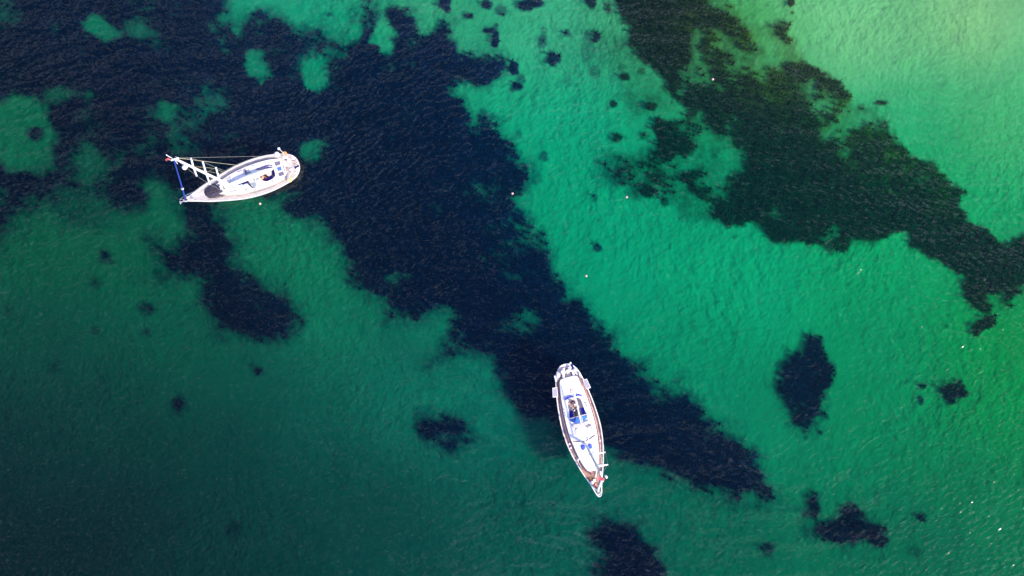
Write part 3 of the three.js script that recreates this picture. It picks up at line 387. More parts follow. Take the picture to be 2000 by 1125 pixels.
  if (hat) { const g = new THREE.LatheGeometry([[0.0, 0.13], [0.07, 0.125], [0.1, 0.08], [0.108, 0.02], [0.19, 0.0], [0.19, -0.008], [0.1, 0.006]].map(([r, y]) => new THREE.Vector2(r, y)), 24); g.translate(head[0] - 0.01, head[1] + 0.05, 0); mesh('sun_hat', g, hat, p); }
  return tag(p, label, 'person');
}
// ------------------------------------------------------------ the upper yacht: cruising sloop with grey teak decks, three pairs of spreaders and a blue furled headsail
const turn1 = Math.atan2(-0.3157, -0.949);
const sloop = base('sailing_yacht', [-31.52, 0, -15.97], turn1);
tag(sloop, 'white sloop with grey teak decks, tall grey mast and blue furled headsail', 'yacht', 'yachts at anchor in the bay');
{
  const B = sloop, M = mats, sheer = (X) => 1.18 + 0.014 * Math.max(0, X + 1) ** 1.5;
  const half = densify([[6.85, 0.02], [6.4, 0.2], [5.4, 0.52], [4.4, 0.88], [3.3, 1.2], [2.15, 1.5], [1, 1.76], [0.1, 1.92], [-1.7, 2.05], [-3.3, 1.97], [-5.1, 1.62], [-5.9, 1.28], [-6.35, 0.92], [-6.58, 0.52], [-6.66, 0.2], [-6.67, 0.0]], 64);
  const rake = (X, t) => t * (ss(4, 6.9, X) * 0.9 - ss(-5.6, -6.7, X) * 0.35 * Math.min(1, t));
  mesh('hull', hullShell(half, sheer, rake), M.hull, B);
  mesh('hull_bottom', hullShell(half, sheer, rake, true), M.antifoul, B);
  mesh('keel', [slab([[1.2, 0.14], [1.4, 0], [1.2, -0.14], [-0.9, -0.1], [-1.1, 0], [-0.9, 0.1]], -2.1, 1.6)], M.antifoul, B);
  mesh('rudder', box(-5.3, -0.9, 0, 0.55, 1.3, 0.1), M.antifoul, B);
  const house = densify([[2.95, 0], [2.9, 0.45], [2.3, 0.75], [1.5, 0.98], [0.7, 1.18], [-0.6, 1.36], [-2, 1.42], [-3.2, 1.38], [-4.0, 1.26], [-4.7, 1.04], [-5.0, 0.65], [-5.08, 0.3], [-5.1, 0.0]], 48);
  mesh('deck', deckSheet(half, sheer, (X) => Math.max(0, at(house, X) - 0.12)), M.teakGrey, B);
  mesh('toe_rail', wall(half, sheer, 0.1, 0.07, -0.01), M.gel, B);
  mesh('covering_board', wall(half, sheer, 0.05, 0.012, 0.42), M.teakTan, B);
  const well = curve([[-2.12, 0.6], [-3.5, 0.62], [-3.85, 0.4], [-3.86, -0.6], [-3.6, -0.84], [-2.6, -0.95], [-2.18, -0.6], [-2.08, 0]], 40, true);
  const roof = mesh('coachroof', slab(sym(house), 0.55, 1.1, 0.06, [well]), M.gel, B);
  mesh('cockpit_floor', slab(well.map(([x, z]) => [x * 1.02 + 0.06, z * 1.04]), 0.7, 0.05), M.teakBrown, B);
  mesh('bench', slab([[-2.45, -0.5], [-3.4, -0.34], [-3.45, 0.55], [-3.9, 0.5], [-3.9, -0.72], [-3.6, -0.92], [-2.5, -0.98]], 0.72, 0.42, 0.02), M.gel, B);
  mesh('cushion', slab([[-2.5, -0.48], [-3.38, -0.32], [-3.42, -0.68], [-3.44, -0.84], [-2.5, -0.96]], 1.14, 0.11, 0.035), M.navy, B);
  mesh('cushion', slab([[-3.47, 0.36], [-3.8, 0.34], [-3.8, -0.62], [-3.55, -0.84], [-3.44, -0.3]], 1.14, 0.11, 0.035), M.navy, B);
  mesh('bench', slab([[-2.14, 0.42], [-3.4, 0.46], [-3.4, 0.7], [-2.14, 0.74]], 0.72, 0.42, 0.02), M.gel, B);
  mesh('cushion', slab([[-2.16, 0.46], [-3.4, 0.5], [-3.4, 0.68], [-2.16, 0.72]], 1.14, 0.11, 0.035), M.navy, B);
  mesh('backrest', slab(curve([[-2.02, 0.74], [-2.5, 0.76], [-3.2, 0.78], [-3.6, 0.72], [-3.88, 0.52], [-3.84, 0.46], [-3.56, 0.65], [-3.2, 0.7], [-2.5, 0.68], [-2.04, 0.66]], 30, true), 1.62, 0.14, 0.03), M.navy, B);
  const table = mesh('cockpit_table', [new THREE.CylinderGeometry(0.34, 0.34, 0.04, 28).translate(-3.2, 1.2, -0.06), rod([-3.2, 0.72, -0.06], [-3.2, 1.2, -0.06], 0.05)], M.beige, B);
  const wheel = new THREE.TorusGeometry(0.36, 0.018, 6, 32); wheel.rotateY(Math.PI / 2); wheel.rotateZ(0.3); wheel.translate(-2.86, 1.36, 0.1);
  mesh('wheel', [wheel, rod([-2.86, 1.36, 0.1], [-2.86, 1.72, 0.1], 0.012), rod([-2.86, 1.36, 0.1], [-2.86, 1.0, 0.1], 0.012), rod([-2.86, 1.36, -0.26], [-2.86, 1.36, 0.46], 0.012)], M.steel, B);
  mesh('pedestal', box(-2.76, 1.05, 0.1, 0.16, 0.7, 0.2, 0, 0.05), M.white, B);
  // raised saloon top, its windows and the wrap-round windscreen
  const saloon = mesh('saloon_top', slab(curve([[0.75, 0.0], [0.6, 0.36], [-0.3, 0.5], [-0.78, 0.5], [-0.78, -0.12], [-0.75, -0.16], [0.1, -0.2], [0.62, -0.2]], 40, true), 1.62, 0.2, 0.05), M.gel, B);
  mesh('saloon_window', slab([[0.56, -0.2], [0.06, -0.22], [0.06, -0.38], [0.34, -0.38]], 1.655, 0.05, 0.01), M.hatch, B);
  mesh('saloon_window', slab([[0.03, -0.2], [-0.73, -0.16], [-0.72, -0.42], [-0.5, -0.44], [-0.12, -0.47], [0.02, -0.38]], 1.655, 0.06, 0.01), M.glass, B);
  mesh('saloon_window', slab([[0.56, 0.36], [-0.8, 0.53], [-0.8, 0.57], [0.54, 0.4]], 1.66, 0.1, 0.01), M.glass, B);
  const screen = (pts, w) => { const c = curve(pts, 18), out = c.map(([x, z], i) => [x - w * Math.sin(Math.PI * (i / 18 * 0.9 + 0.08)), z]); return slab([...c, ...out.reverse()], 1.65, 0.26, 0.02); };
  mesh('windscreen', screen([[-0.72, -0.14], [-0.74, -0.55], [-0.86, -0.92], [-1.08, -1.16], [-1.36, -1.24]], 0.15), M.glass, B);
  mesh('windscreen', screen([[-0.74, 0.52], [-0.76, 0.66], [-0.80, 0.82], [-0.86, 0.94], [-0.98, 1.0]], 0.12), M.glass, B);
  for (let k = 0; k < 4; k++) mesh('screen_strut', rod([-0.98 - k * 0.13, 1.9, -0.28 - k * 0.03], [-0.92 - k * 0.1, 1.68, -0.72 - k * 0.06], 0.02), M.grey, B);
  mesh('screen_pane', slab([[-0.95, -0.78], [-1.5, -0.44], [-1.58, -1.02], [-1.3, -1.14]], 1.68, 0.035, 0.01), M.clear, B);
  mesh('screen_pane', slab([[-0.9, 0.56], [-1.38, 0.56], [-1.3, 0.98], [-0.98, 0.96]], 1.68, 0.035, 0.01), M.clear, B);
  for (const s of [0.0, 0.16, 0.32]) mesh('screen_strut', rod([-0.95 - s, 1.74, 0.6], [-0.98 - s, 1.74, 0.95], 0.018), M.grey, B);
  mesh('companionway', box(-1.84, 1.68, -0.32, 0.3, 0.08, 0.34, 0.06), M.grey, B);
  mesh('companionway_step', box(-1.46, 1.70, -0.26, 0.1, 0.06, 0.3), M.glass, B);
  for (const [x, z, w, d] of [[-0.28, -1.02, 0.26, 0.05], [1.02, -0.78, 0.3, 0.06], [-0.4, -1.31, 0.6, 0.03], [-1.48, -1.28, 0.28, 0.03], [1.35, 0.72, 0.3, 0.04], [-0.2, 1.14, 0.5, 0.03]]) mesh('port_light', box(x, 1.655, z, w, 0.03, d, 0.06, 0.008), M.smoke, B);
  const hatch = opening(B, [[-4.2, 0.2], [-4.75, 0.22], [-4.75, -0.3], [-4.22, -0.29]], 1.65, 'deck_hatch', std(0.09, 0.17, 0.5, 0.2, { clearcoat: 0.5 }));
  for (const pts of [[[-4.16, 0.82], [-4.8, 0.8], [-4.78, 0.38], [-4.2, 0.37]], [[-4.2, -0.45], [-4.8, -0.43], [-4.81, -0.88], [-4.22, -0.86]]]) {
    const p = mesh('solar_panel', slab(pts, 1.66, 0.03, 0.006), M.grey, B);
    for (let k = 0; k < 4; k++) { const a = (t, s) => [lerp(lerp(pts[0][0], pts[1][0], t), lerp(pts[3][0], pts[2][0], t), s), lerp(lerp(pts[0][1], pts[1][1], t), lerp(pts[3][1], pts[2][1], t), s)], t0 = 0.04 + k * 0.24, t1 = t0 + 0.2; mesh('cell', slab([a(t0, 0.05), a(t1, 0.05), a(t1, 0.95), a(t0, 0.95)], 1.688, 0.008), M.cell, p); }
  }
  mesh('vent_slot', box(-4.97, 1.66, -0.07, 0.07, 0.04, 0.78, 0, 0.01), M.glass, B);
  for (const [x, z] of [[-1.9, 1.12], [-1.95, -1.18], [-3.3, 1.05], [-3.4, -1.16], [0.95, 0.7], [0.9, -0.55]]) winch(x, 1.64, z, B);
  for (const s of [1, -1]) mesh('grab_rail', [tube([[1.6, 1.74, 0.72 * s], [0.2, 1.76, 1.02 * s], [-1.2, 1.76, 1.16 * s]], 0.018), ...[1.5, 0.7, -0.2, -1.1].map((x) => rod([x, 1.63, lerp(1.14, 0.73, (x + 1.2) / 2.8) * s], [x, 1.75, lerp(1.14, 0.73, (x + 1.2) / 2.8) * s], 0.015))], M.teakTan, B);
  for (const s of [1, -1]) mesh('genoa_track', rod([-0.6, sheer(0) + 0.06, 1.56 * s], [-3.4, sheer(0) + 0.05, 1.62 * s], 0.022), M.grey, B);
  // mast with spreaders, radome, wind instruments and courtesy flag
  const mast = mesh('mast', (() => { const g = new THREE.CylinderGeometry(0.105, 0.145, 17.9, 18); g.scale(1.25, 1, 0.95); g.translate(1.3, 1.6 + 8.95, 0); return g; })(), M.alu, B);
  for (const [y, w, off] of [[14.3, 0.95, -0.02], [10.3, 1.24, 0], [5.7, 1.38, 0.02]]) for (const s of [1, -1]) mesh('spreader', (() => { const g = rod([1.27, y, 0.05 * s], [1.2, y + 0.12, w * s], 0.1, 0.085, 12); return g; })(), M.white, mast);
  const dome = new THREE.LatheGeometry([[0, 0.13], [0.17, 0.12], [0.25, 0.04], [0.25, -0.06], [0.2, -0.11], [0, -0.12]].map(([r, y]) => new THREE.Vector2(r, y)), 24); dome.translate(1.78, 15.5, -0.02);
  mesh('radome', [dome, box(1.5, 15.36, 0, 0.3, 0.06, 0.12)], M.white, mast);
  mesh('masthead_crane', [box(1.35, 19.5, 0, 0.75, 0.14, 0.14, 0, 0.03), rod([1.0, 19.5, 0], [1.0, 20.3, 0], 0.014), rod([1.72, 19.5, 0.05], [2.05, 19.9, 0.12], 0.016), rod([1.35, 19.55, -0.1], [1.2, 19.62, -0.55], 0.03), rod([1.5, 19.55, 0.1], [1.9, 19.7, 0.55], 0.03), ball(1.9, 19.72, 0.55, 0.06)], M.white, mast);
  mesh('flag', (() => { const g = new THREE.PlaneGeometry(0.45, 0.26, 8, 3); const p = g.attributes.position; for (let i = 0; i < p.count; i++) p.setZ(i, 0.06 * Math.sin(p.getX(i) * 11)); g.rotateX(-1.2); g.rotateY(0.5); g.translate(1.85, 19.95, 0.1); g.computeVertexNormals(); return g; })(), std(0.7, 0.09, 0.07, 0.8, { side: THREE.DoubleSide }), mast);
  mesh('mast_vent', [ball(2.25, 1.98, 0.1, 0.16, 0.9), rod([2.28, 1.5, 0.32], [2.2, 2.05, -0.16], 0.15, 0.15, 14)], M.white, B);
  for (const [x, z, t] of [[1.2, 0.26, 0.5], [1.05, -0.26, -0.4], [0.8, 0.24, 1.1]]) mesh('deck_block', box(x, 1.69, z, 0.28, 0.1, 0.09, t), M.grey, B);
  // boom with the mainsail stowed in a white cover
  const boom = mesh('boom', rod([1.15, 1.99, 0.02], [-3.85, 1.99, 0.14], 0.085, 0.075, 12), M.alu, B);
  mesh('sail_cover', (() => {
    const rows = [[1.0, 0.13, 0.34], [0.5, 0.2, 0.42], [-0.4, 0.29, 0.46], [-1.3, 0.33, 0.46], [-2.3, 0.33, 0.40], [-3.2, 0.25, 0.3], [-3.75, 0.16, 0.2]], K = 14, pos = [], idx = [];
    rows.forEach(([X, w, hgt], i) => { for (let k = 0; k <= K; k++) { const a = k / K * Math.PI * 1.7 - 0.85 * Math.PI, y = 2.06 + hgt * Math.cos(a) * 0.5, z = lerp(0.02, 0.14, (1.15 - X) / 5) + w * Math.sin(a) * (1 - 0.25 * Math.max(0, Math.cos(a))) + 0.02 * Math.sin(i * 2.1 + k * 1.7); pos.push(X, y, z); } });
    const n = K + 1; for (let i = 0; i < rows.length - 1; i++) for (let k = 0; k < K; k++) { const a = i * n + k; idx.push(a, a + 1, a + n, a + n, a + 1, a + n + 1); }
    const g = new THREE.BufferGeometry(); g.setAttribute('position', new THREE.Float32BufferAttribute(pos, 3)); g.setIndex(idx); g.computeVertexNormals(); return g;
  })(), M.sail, boom);
  mesh('mainsheet', [rod([-2.9, 1.96, 0.12], [-2.0, 1.66, 0.1], 0.016), rod([-2.95, 1.96, 0.12], [-2.0, 1.66, 0.2], 0.016)], M.rope, B);
  // standing and running rigging
  const sail = mesh('furled_headsail', (() => { const g = rod([6.3, 2.3, 0], [1.62, 18.9, 0], 0.085, 0.06, 12); return g; })(), M.uv, B);
  mesh('furling_drum', [new THREE.CylinderGeometry(0.14, 0.14, 0.2, 18).translate(6.42, 1.75, 0), rod([6.46, 1.6, 0], [6.3, 2.3, 0], 0.03)], M.black, sail);
  mesh('spool', ball(4.92, 7.2, 0, 0.14, 1.2), M.white, sail);
  for (const s of [1, -1]) {
    mesh('shroud', [tube([[1.27, 19.4, 0.03 * s], [1.2, 14.4, 0.94 * s]], 0.012), tube([[1.2, 14.4, 0.94 * s], [1.2, 10.4, 1.22 * s]], 0.012), tube([[1.2, 10.4, 1.22 * s], [1.2, 5.8, 1.36 * s]], 0.014), tube([[1.2, 5.8, 1.36 * s], [1.1, sheer(1) + 0.02, 1.5 * s]], 0.014), tube([[1.27, 10.3, 0.06 * s], [1.2, 5.8, 1.36 * s]], 0.012), tube([[1.27, 5.6, 0.08 * s], [0.9, sheer(1) + 0.02, 1.42 * s]], 0.014)], M.wire, B);
    mesh('backstay', tube([[1.0, 19.45, 0.02 * s], [-6.2, 1.3, 1.0 * s]], 0.012), M.wire, B);
  }
  mesh('halyard', [tube([[1.1, 19.3, 0.08], [0.3, 8, 1.2], [-0.25, sheer(0) + 0.1, 1.84]], 0.02), tube([[1.15, 14, 0.1], [1.3, 6, 1.2], [1.55, sheer(1.5) + 0.1, 1.58]], 0.02), tube([[1.2, 12, 0.05], [1.75, sheer(1.8) + 0.1, 1.46]], 0.016)], M.rope, B);
  lifelines(B, half, sheer, 5.3, -4.6, 7, 0.62);
  mesh('pulpit', [tube([[5.3, sheer(5.3) + 0.62, 0.46], [6.3, 2.1, 0.34], [6.85, 2.12, 0.16], [7.0, 2.1, 0.12]], 0.022), tube([[5.3, sheer(5.3) + 0.62, -0.46], [6.3, 2.1, -0.34], [6.85, 2.12, -0.16], [7.0, 2.1, -0.12]], 0.022), ...[0.34, -0.34].map((z) => rod([6.2, sheer(6.2), z * 0.8], [6.3, 2.1, z], 0.02)), ...[0.14, -0.14].map((z) => rod([6.7, sheer(6.7), z * 0.6], [6.9, 2.12, z], 0.02))], M.steel, B);
  const roller = mesh('bow_roller', [box(6.9, sheer(6.7) + 0.03, -0.05, 0.75, 0.07, 0.12, 0.02), box(6.6, sheer(6.6) + 0.02, 0.12, 0.45, 0.06, 0.08)], M.steel, B);
  mesh('anchor', [rod([6.5, sheer(6.6) + 0.14, -0.05], [7.2, sheer(6.6) + 0.1, -0.06], 0.035), box(7.2, sheer(6.6) - 0.02, -0.06, 0.12, 0.3, 0.34, 0, 0.03, 0.5)], M.wire, roller);
  mesh('windlass', [box(5.75, sheer(5.7) + 0.08, 0, 0.3, 0.16, 0.24, 0, 0.04), new THREE.CylinderGeometry(0.09, 0.09, 0.12, 14).rotateX(Math.PI / 2).translate(5.75, sheer(5.7) + 0.14, 0.18)], M.steel, B);
  for (const s of [1, -1]) mesh('pushpit', [tube([[-4.6, sheer(0) + 0.62, (at(half, -4.6) - 0.08) * s], [-5.4, 1.84, 1.42 * s], [-6.1, 1.82, 1.02 * s], [-6.4, 1.8, 0.6 * s]], 0.022), rod([-5.4, 1.18, 1.4 * s], [-5.4, 1.84, 1.42 * s], 0.02), rod([-6.38, 1.15, 0.64 * s], [-6.4, 1.8, 0.6 * s], 0.02)], M.steel, B);
  // aft deck gear
  const transom = mesh('swim_platform', slab(curve([[-6.05, 0.95], [-6.4, 0.7], [-6.6, 0.35], [-6.66, 0], [-6.6, -0.4], [-6.4, -0.76], [-6.02, -1.1], [-6.12, -0.4], [-6.14, 0.4]], 36, true), 1.19, 0.06, 0.02), M.gel, B);
  for (let k = 0; k < 5; k++) mesh('slat', box(-6.3 - 0.0 * k, 1.262, 0.42 - k * 0.17, 0.4, 0.02, 0.1, 0.05, 0.006), k % 2 ? M.teakRed : M.teakBrown, transom);
  const pole = mesh('aerial_pole', [rod([-5.25, 1.2, 1.4], [-5.03, 3.4, 1.13], 0.04), rod([-5.5, 1.2, 1.35], [-5.58, 4.3, 1.47], 0.03)], M.white, B);
  mesh('satellite_dome', [ball(-5.03, 3.6, 1.13, 0.3, 1.1), new THREE.CylinderGeometry(0.2, 0.16, 0.1, 20).translate(-5.03, 3.28, 1.13)], M.white, pole);
  mesh('aerial_dome', ball(-5.58, 4.4, 1.47, 0.15, 1), M.white, pole);
  mesh('outboard_motor', [box(-5.5, 1.86, 0.95, 0.5, 0.3, 0.28, -0.5, 0.1), rod([-5.6, 1.75, 0.9], [-5.85, 1.25, 0.62], 0.07, 0.06), box(-5.7, 1.42, 0.48, 0.5, 0.2, 0.22, -0.9, 0.09)], M.white, B);
  mesh('deck_locker', [box(-5.35, 1.28, -0.26, 0.26, 0.16, 0.24, 0.3), box(-5.2, 1.26, -0.42, 0.16, 0.12, 0.14, 0.3)], M.pink, B);
  mesh('covered_box', [box(-5.58, 1.32, -0.45, 0.3, 0.22, 0.26, 0.2, 0.08), box(-5.62, 1.3, -0.78, 0.28, 0.2, 0.22, 0.1, 0.08)], M.white, B);
  mesh('ensign_staff', [rod([-6.2, 1.2, -0.42], [-6.75, 2.2, -0.6], 0.018)], M.teakTan, B);
  mesh('ensign', (() => { const g = new THREE.PlaneGeometry(0.55, 0.34, 8, 4), p = g.attributes.position; for (let i = 0; i < p.count; i++) p.setZ(i, 0.05 * Math.sin(p.getX(i) * 12 + p.getY(i) * 3)); g.rotateX(-0.9); g.rotateY(0.35); g.translate(-6.42, 1.95, -0.5); g.computeVertexNormals(); return g; })(), std(0.03, 0.025, 0.16, 0.85, { side: THREE.DoubleSide }), B);
}
{                                                          // gear lying or hanging on the sloop
  const put = (name, x, y, z, label, cat, group) => tag(base(name, onBoat(sloop, x, y, z), turn1), label, cat, group);
  const cov = put('dinghy_cover', 2.95, 1.22, 0, 'dark purple-grey fabric cover over the stowed dinghy on the sloop foredeck', 'cover');
  const out = curve([[1.5, 0.2], [1.35, 0.5], [0.5, 0.78], [-0.3, 0.8], [-0.75, 0.62], [-1.3, 0.4], [-1.5, 0.0], [-1.38, -0.46], [-0.6, -0.84], [0.6, -0.82], [1.2, -0.56], [1.52, -0.12]], 60, true);
  const g = (() => { const pos = [], idx = [], R = 8, n = out.length - 1; for (let r = 0; r <= R; r++) for (let k = 0; k < n; k++) { const t = r / R, [x, z] = out[k]; pos.push(x * (1 - t), 0.02 + 0.52 * Math.pow(Math.sin(Math.min(1, t * 1.5) * Math.PI / 2), 0.7) + 0.025 * Math.sin(k * 1.3 + r) - 0.05 * Math.exp(-(((z * (1 - t) - 0.12) / 0.06) ** 2)), z * (1 - t)); } for (let r = 0; r < R; r++) for (let k = 0; k < n; k++) { const a = r * n + k, b = r * n + (k + 1) % n; idx.push(a, b, a + n, a + n, b, b + n); } const q = new THREE.BufferGeometry(); q.setAttribute('position', new THREE.Float32BufferAttribute(pos, 3)); q.setIndex(idx); q.computeVertexNormals(); return q; })();
  mesh('cloth', g, mats.cover, cov);
  mesh('seam', [tube([[1.3, 0.56, 0.1], [0.4, 0.6, 0.14], [-0.6, 0.58, 0.18], [-1.3, 0.4, 0.2]], 0.018), tube([[0.9, 0.54, -0.3], [0, 0.58, -0.28], [-0.9, 0.5, -0.26]], 0.018), tube(out.filter((_, i) => i % 4 === 0).map(([x, z]) => [x, 0.05, z]), 0.03, 6, true)], std(0.025, 0.02, 0.03, 0.9), cov);
  mesh('lashing', tube([[1.0, 0.4, -0.78], [0.2, 0.42, -0.8], [-0.7, 0.3, -0.9], [-1.6, 0.05, -0.8]], 0.016), mats.rope, cov);
  const ring = (name, x, y, z, label, mat, tilt) => { const o = put(name, x, y, z, label, 'lifebuoy'); const t = new THREE.TorusGeometry(0.2, 0.085, 10, 24, Math.PI * 1.6); t.rotateX(tilt); mesh('buoy', t, mat, o); mesh('strap', rod([-0.2, 0.0, 0], [0.2, 0.02, 0], 0.02), mats.white, o); return o; };
  ring('lifebuoy', -5.17, 1.75, -1.6, 'yellow-orange horseshoe lifebuoy on the port quarter rail of the sloop', mats.yellow, 1.1);
  ring('lifebuoy', -5.55, 1.78, 1.34, 'small orange lifebuoy beside the white domes on the starboard quarter', mats.orange, 1.2);
  const dan = put('danbuoy', -5.55, 1.7, -1.38, 'orange danbuoy pole lashed across the port stern rail', 'buoy'); mesh('pole', rod([-0.35, 0.1, 0.3], [0.4, 0.0, -0.35], 0.03), mats.yellow, dan); mesh('float_body', ball(-0.05, 0.05, 0.05, 0.1, 0.8), mats.orange, dan);
  const lamp = put('covered_dome', -5.15, 1.55, -1.34, 'white rounded cover on the port quarter inside the lifebuoy', 'cover'); mesh('cap', ball(0, 0.1, 0, 0.19, 0.9), mats.white, lamp); mesh('foot', new THREE.CylinderGeometry(0.12, 0.14, 0.3, 16).translate(0, -0.2, 0), mats.white, lamp);
  person('tanned bare-chested person in dark shorts sitting in the sloop cockpit', onBoat(sloop, -2.36, 0.98, -0.36), turn1 + Math.PI * 0.75, { knee: [0.42, 0.12, 0.14], foot: [0.5, -0.2, 0.13], lean: 1, handL: [0.36, 0.22, -0.16], handR: [0.34, 0.22, 0.16], bottom: mats.shorts });
}

// ------------------------------------------------------------ the lower yacht: heavier ketch-like cruiser with red-brown teak decks and blue canvas
const turn2 = Math.atan2(-0.9674, 0.2534);
const cruiser = base('sailing_yacht', [6.228, 0, 11.502], turn2);
tag(cruiser, 'white cruising yacht with red-brown teak side decks and blue cockpit canvas', 'yacht', 'yachts at anchor in the bay');
{
  const B = cruiser, M = mats, sheer = (X) => 1.25 + 0.012 * Math.max(0, X + 1) ** 1.6;
  const half = densify([[6.9, 0.02], [6.55, 0.26], [6.0, 0.58], [5.3, 0.9], [4.3, 1.25], [3.05, 1.62], [2.2, 1.82], [1.0, 2.02], [-0.4, 2.12], [-2.4, 2.02], [-4.0, 1.83], [-5.2, 1.62], [-5.9, 1.45], [-6.4, 1.3], [-6.85, 1.08], [-7.15, 0.84], [-7.38, 0.55], [-7.48, 0.25], [-7.5, 0.0]], 70);
  const rake = (X, t) => t * ss(4, 6.9, X) * 1.0 - t * ss(-6.2, -7.5, X) * 0.4;
  mesh('hull', hullShell(half, sheer, rake), M.hull, B);
  mesh('hull_bottom', hullShell(half, sheer, rake, true), M.antifoul, B);
  mesh('keel', slab([[1.6, 0.16], [1.9, 0], [1.6, -0.16], [-1.6, -0.14], [-1.8, 0], [-1.6, 0.14]], -2.2, 1.7), M.antifoul, B);
  mesh('rudder', box(-6.0, -0.9, 0, 0.7, 1.2, 0.12), M.antifoul, B);
  const house = densify([[4.56, 0], [4.5, 0.36], [4.2, 0.68], [3.4, 0.98], [2.6, 1.17], [1.5, 1.36], [0.4, 1.5], [-1.5, 1.53], [-3.3, 1.42], [-4.8, 1.24], [-5.7, 1.06], [-5.95, 0.9], [-6.03, 0.6], [-6.05, 0.0]], 56);
  mesh('deck', deckSheet(half, sheer, (X) => Math.max(0, at(house, X) - 0.12)), M.teakRed, B);
  mesh('bulwark', wall(half, sheer, 0.13, 0.16, -0.02), M.gel, B);
  const well = curve([[-3.72, 0.3], [-3.72, -0.35], [-3.45, -0.72], [-2.4, -0.86], [-1.45, -0.92], [-1.42, 0], [-1.45, 1.0], [-2.4, 0.95], [-3.45, 0.82]], 48, true);
  mesh('coachroof', slab(sym(house), 0.6, 1.2, 0.08, [well]), M.gel, B);
  const sole = [[-2.78, 0.34], [-2.76, -0.22], [-1.5, -0.3], [-1.5, 0.42]];
  mesh('bench', slab(well.map(([x, z]) => [x * 1.01 + 0.03, z * 1.03]), 1.2, 0.12, 0.02, [sole]), M.beige, B);
  mesh('cockpit_floor', slab(sole.map(([x, z]) => [x * 1.02 + 0.04, z * 1.15]), 0.82, 0.05), M.teakTan, B);
  mesh('footwell', [[[-2.8, 0.36], [-1.48, 0.44]], [[-2.78, -0.24], [-1.48, -0.32]]].map(([a, b]) => { const d = V(b[0] - a[0], 0, b[1] - a[1]); return box((a[0] + b[0]) / 2, 1.04, (a[1] + b[1]) / 2, d.length(), 0.5, 0.04, -Math.atan2(d.z, d.x)); }), M.gel, B);
  mesh('cushion', slab([[-2.36, 0.92], [-2.38, 0.5], [-1.66, 0.48], [-1.6, 0.96]], 1.32, 0.13, 0.04), M.royal, B);
  mesh('cushion', slab([[-2.38, -0.38], [-2.37, -0.82], [-1.66, -0.84], [-1.66, -0.42]], 1.32, 0.13, 0.04), M.royal, B);
  mesh('steering_pedestal', [rod([-2.95, 0.85, 0.06], [-2.95, 1.75, 0.06], 0.07), box(-2.95, 1.8, 0.06, 0.14, 0.14, 0.2)], M.white, B);
  const wh = new THREE.TorusGeometry(0.32, 0.016, 6, 32); wh.rotateY(Math.PI / 2); wh.rotateZ(0.25); wh.translate(-3.06, 1.62, 0.06); mesh('wheel', [wh, rod([-3.06, 1.32, 0.06], [-3.06, 1.92, 0.06], 0.01), rod([-3.06, 1.62, -0.24], [-3.06, 1.62, 0.36], 0.01)], M.steel, B);
  const arc = (pts, w, y, h, mat, name) => { const c = curve(pts, 20); mesh(name, slab([...c, ...c.map(([x, z]) => [x + w, z * 0.96]).reverse()], y, h, 0.02), mat, B); };
  arc([[-3.93, -0.24], [-3.93, -0.5], [-3.84, -0.82], [-3.74, -0.95]], 0.12, 1.8, 0.24, M.royal, 'backrest');
  arc([[-3.93, -0.04], [-3.97, 0.3], [-3.92, 0.7], [-3.80, 1.0]], 0.13, 1.8, 0.24, M.royal, 'backrest');
  // spray hood over the companionway
  const hood = mesh('spray_hood', (() => {
    const pos = [], idx = [], P = 10, Q = 20;
    for (let i = 0; i <= P; i++) for (let k = 0; k <= Q; k++) { const t = i / P, a = lerp(-1, 1, k / Q), w = lerp(1.0, 0.78, t * t), z = a * w, e = Math.pow(Math.abs(a), 4), X = lerp(-1.62, -0.92, t) - e * 0.02 - (t > 0.5 ? e * (t - 0.5) * 0.5 : 0), y = lerp(2.45, 1.95, t ** 2.2) - e * 0.5 * (1 - 0.4 * t) - 0.06 * a * a; pos.push(X, y, z + 0.03); }
    const n = Q + 1; for (let i = 0; i < P; i++) for (let k = 0; k < Q; k++) { const a = i * n + k; idx.push(a, a + n, a + 1, a + 1, a + n, a + n + 1); }
    const g = new THREE.BufferGeometry(); g.setAttribute('position', new THREE.Float32BufferAttribute(pos, 3)); g.setIndex(idx); g.computeVertexNormals(); return g;
  })(), std(0.03, 0.12, 0.42, 0.85, { side: THREE.DoubleSide }), B);
  mesh('hood_bow', [tube([[-1.66, 1.8, 1.04], [-1.66, 2.2, 1.02], [-1.68, 2.44, 0.6], [-1.7, 2.5, 0], [-1.68, 2.44, -0.55], [-1.66, 2.2, -0.96], [-1.66, 1.8, -0.98]], 0.045)], M.beige, hood);
  mesh('hood_strap', box(-1.28, 2.4, -0.28, 0.75, 0.03, 0.05, 0, 0.01, -0.45), M.sail, hood);
  mesh('windscreen', slab(curve([[-0.95, 0.95], [-0.68, 0.9], [-0.5, 0.68], [-0.44, 0], [-0.5, -0.7], [-0.68, -0.92], [-0.95, -0.95], [-0.92, -0.72], [-0.86, 0], [-0.92, 0.7]], 48, true), 1.8, 0.16, 0.04), M.beige, B);
  mesh('screen_edge', tube([[-0.72, 1.84, 0.92], [-0.5, 1.84, 0.72], [-0.42, 1.84, 0.0], [-0.5, 1.84, -0.74], [-0.75, 1.84, -0.95]], 0.022), M.black, B);
  mesh('saloon_hump', slab(curve([[-0.3, 0.7], [0.5, 0.66], [0.62, 0], [0.5, -0.66], [-0.3, -0.7]], 30, true), 1.79, 0.12, 0.05), M.gel, B);
  mesh('life_raft', [box(-0.22, 1.95, -0.86, 0.3, 0.26, 0.5, 0.1, 0.1), rod([-0.05, 1.92, -1.02], [-0.35, 1.92, -1.06], 0.05)], M.beige, B);
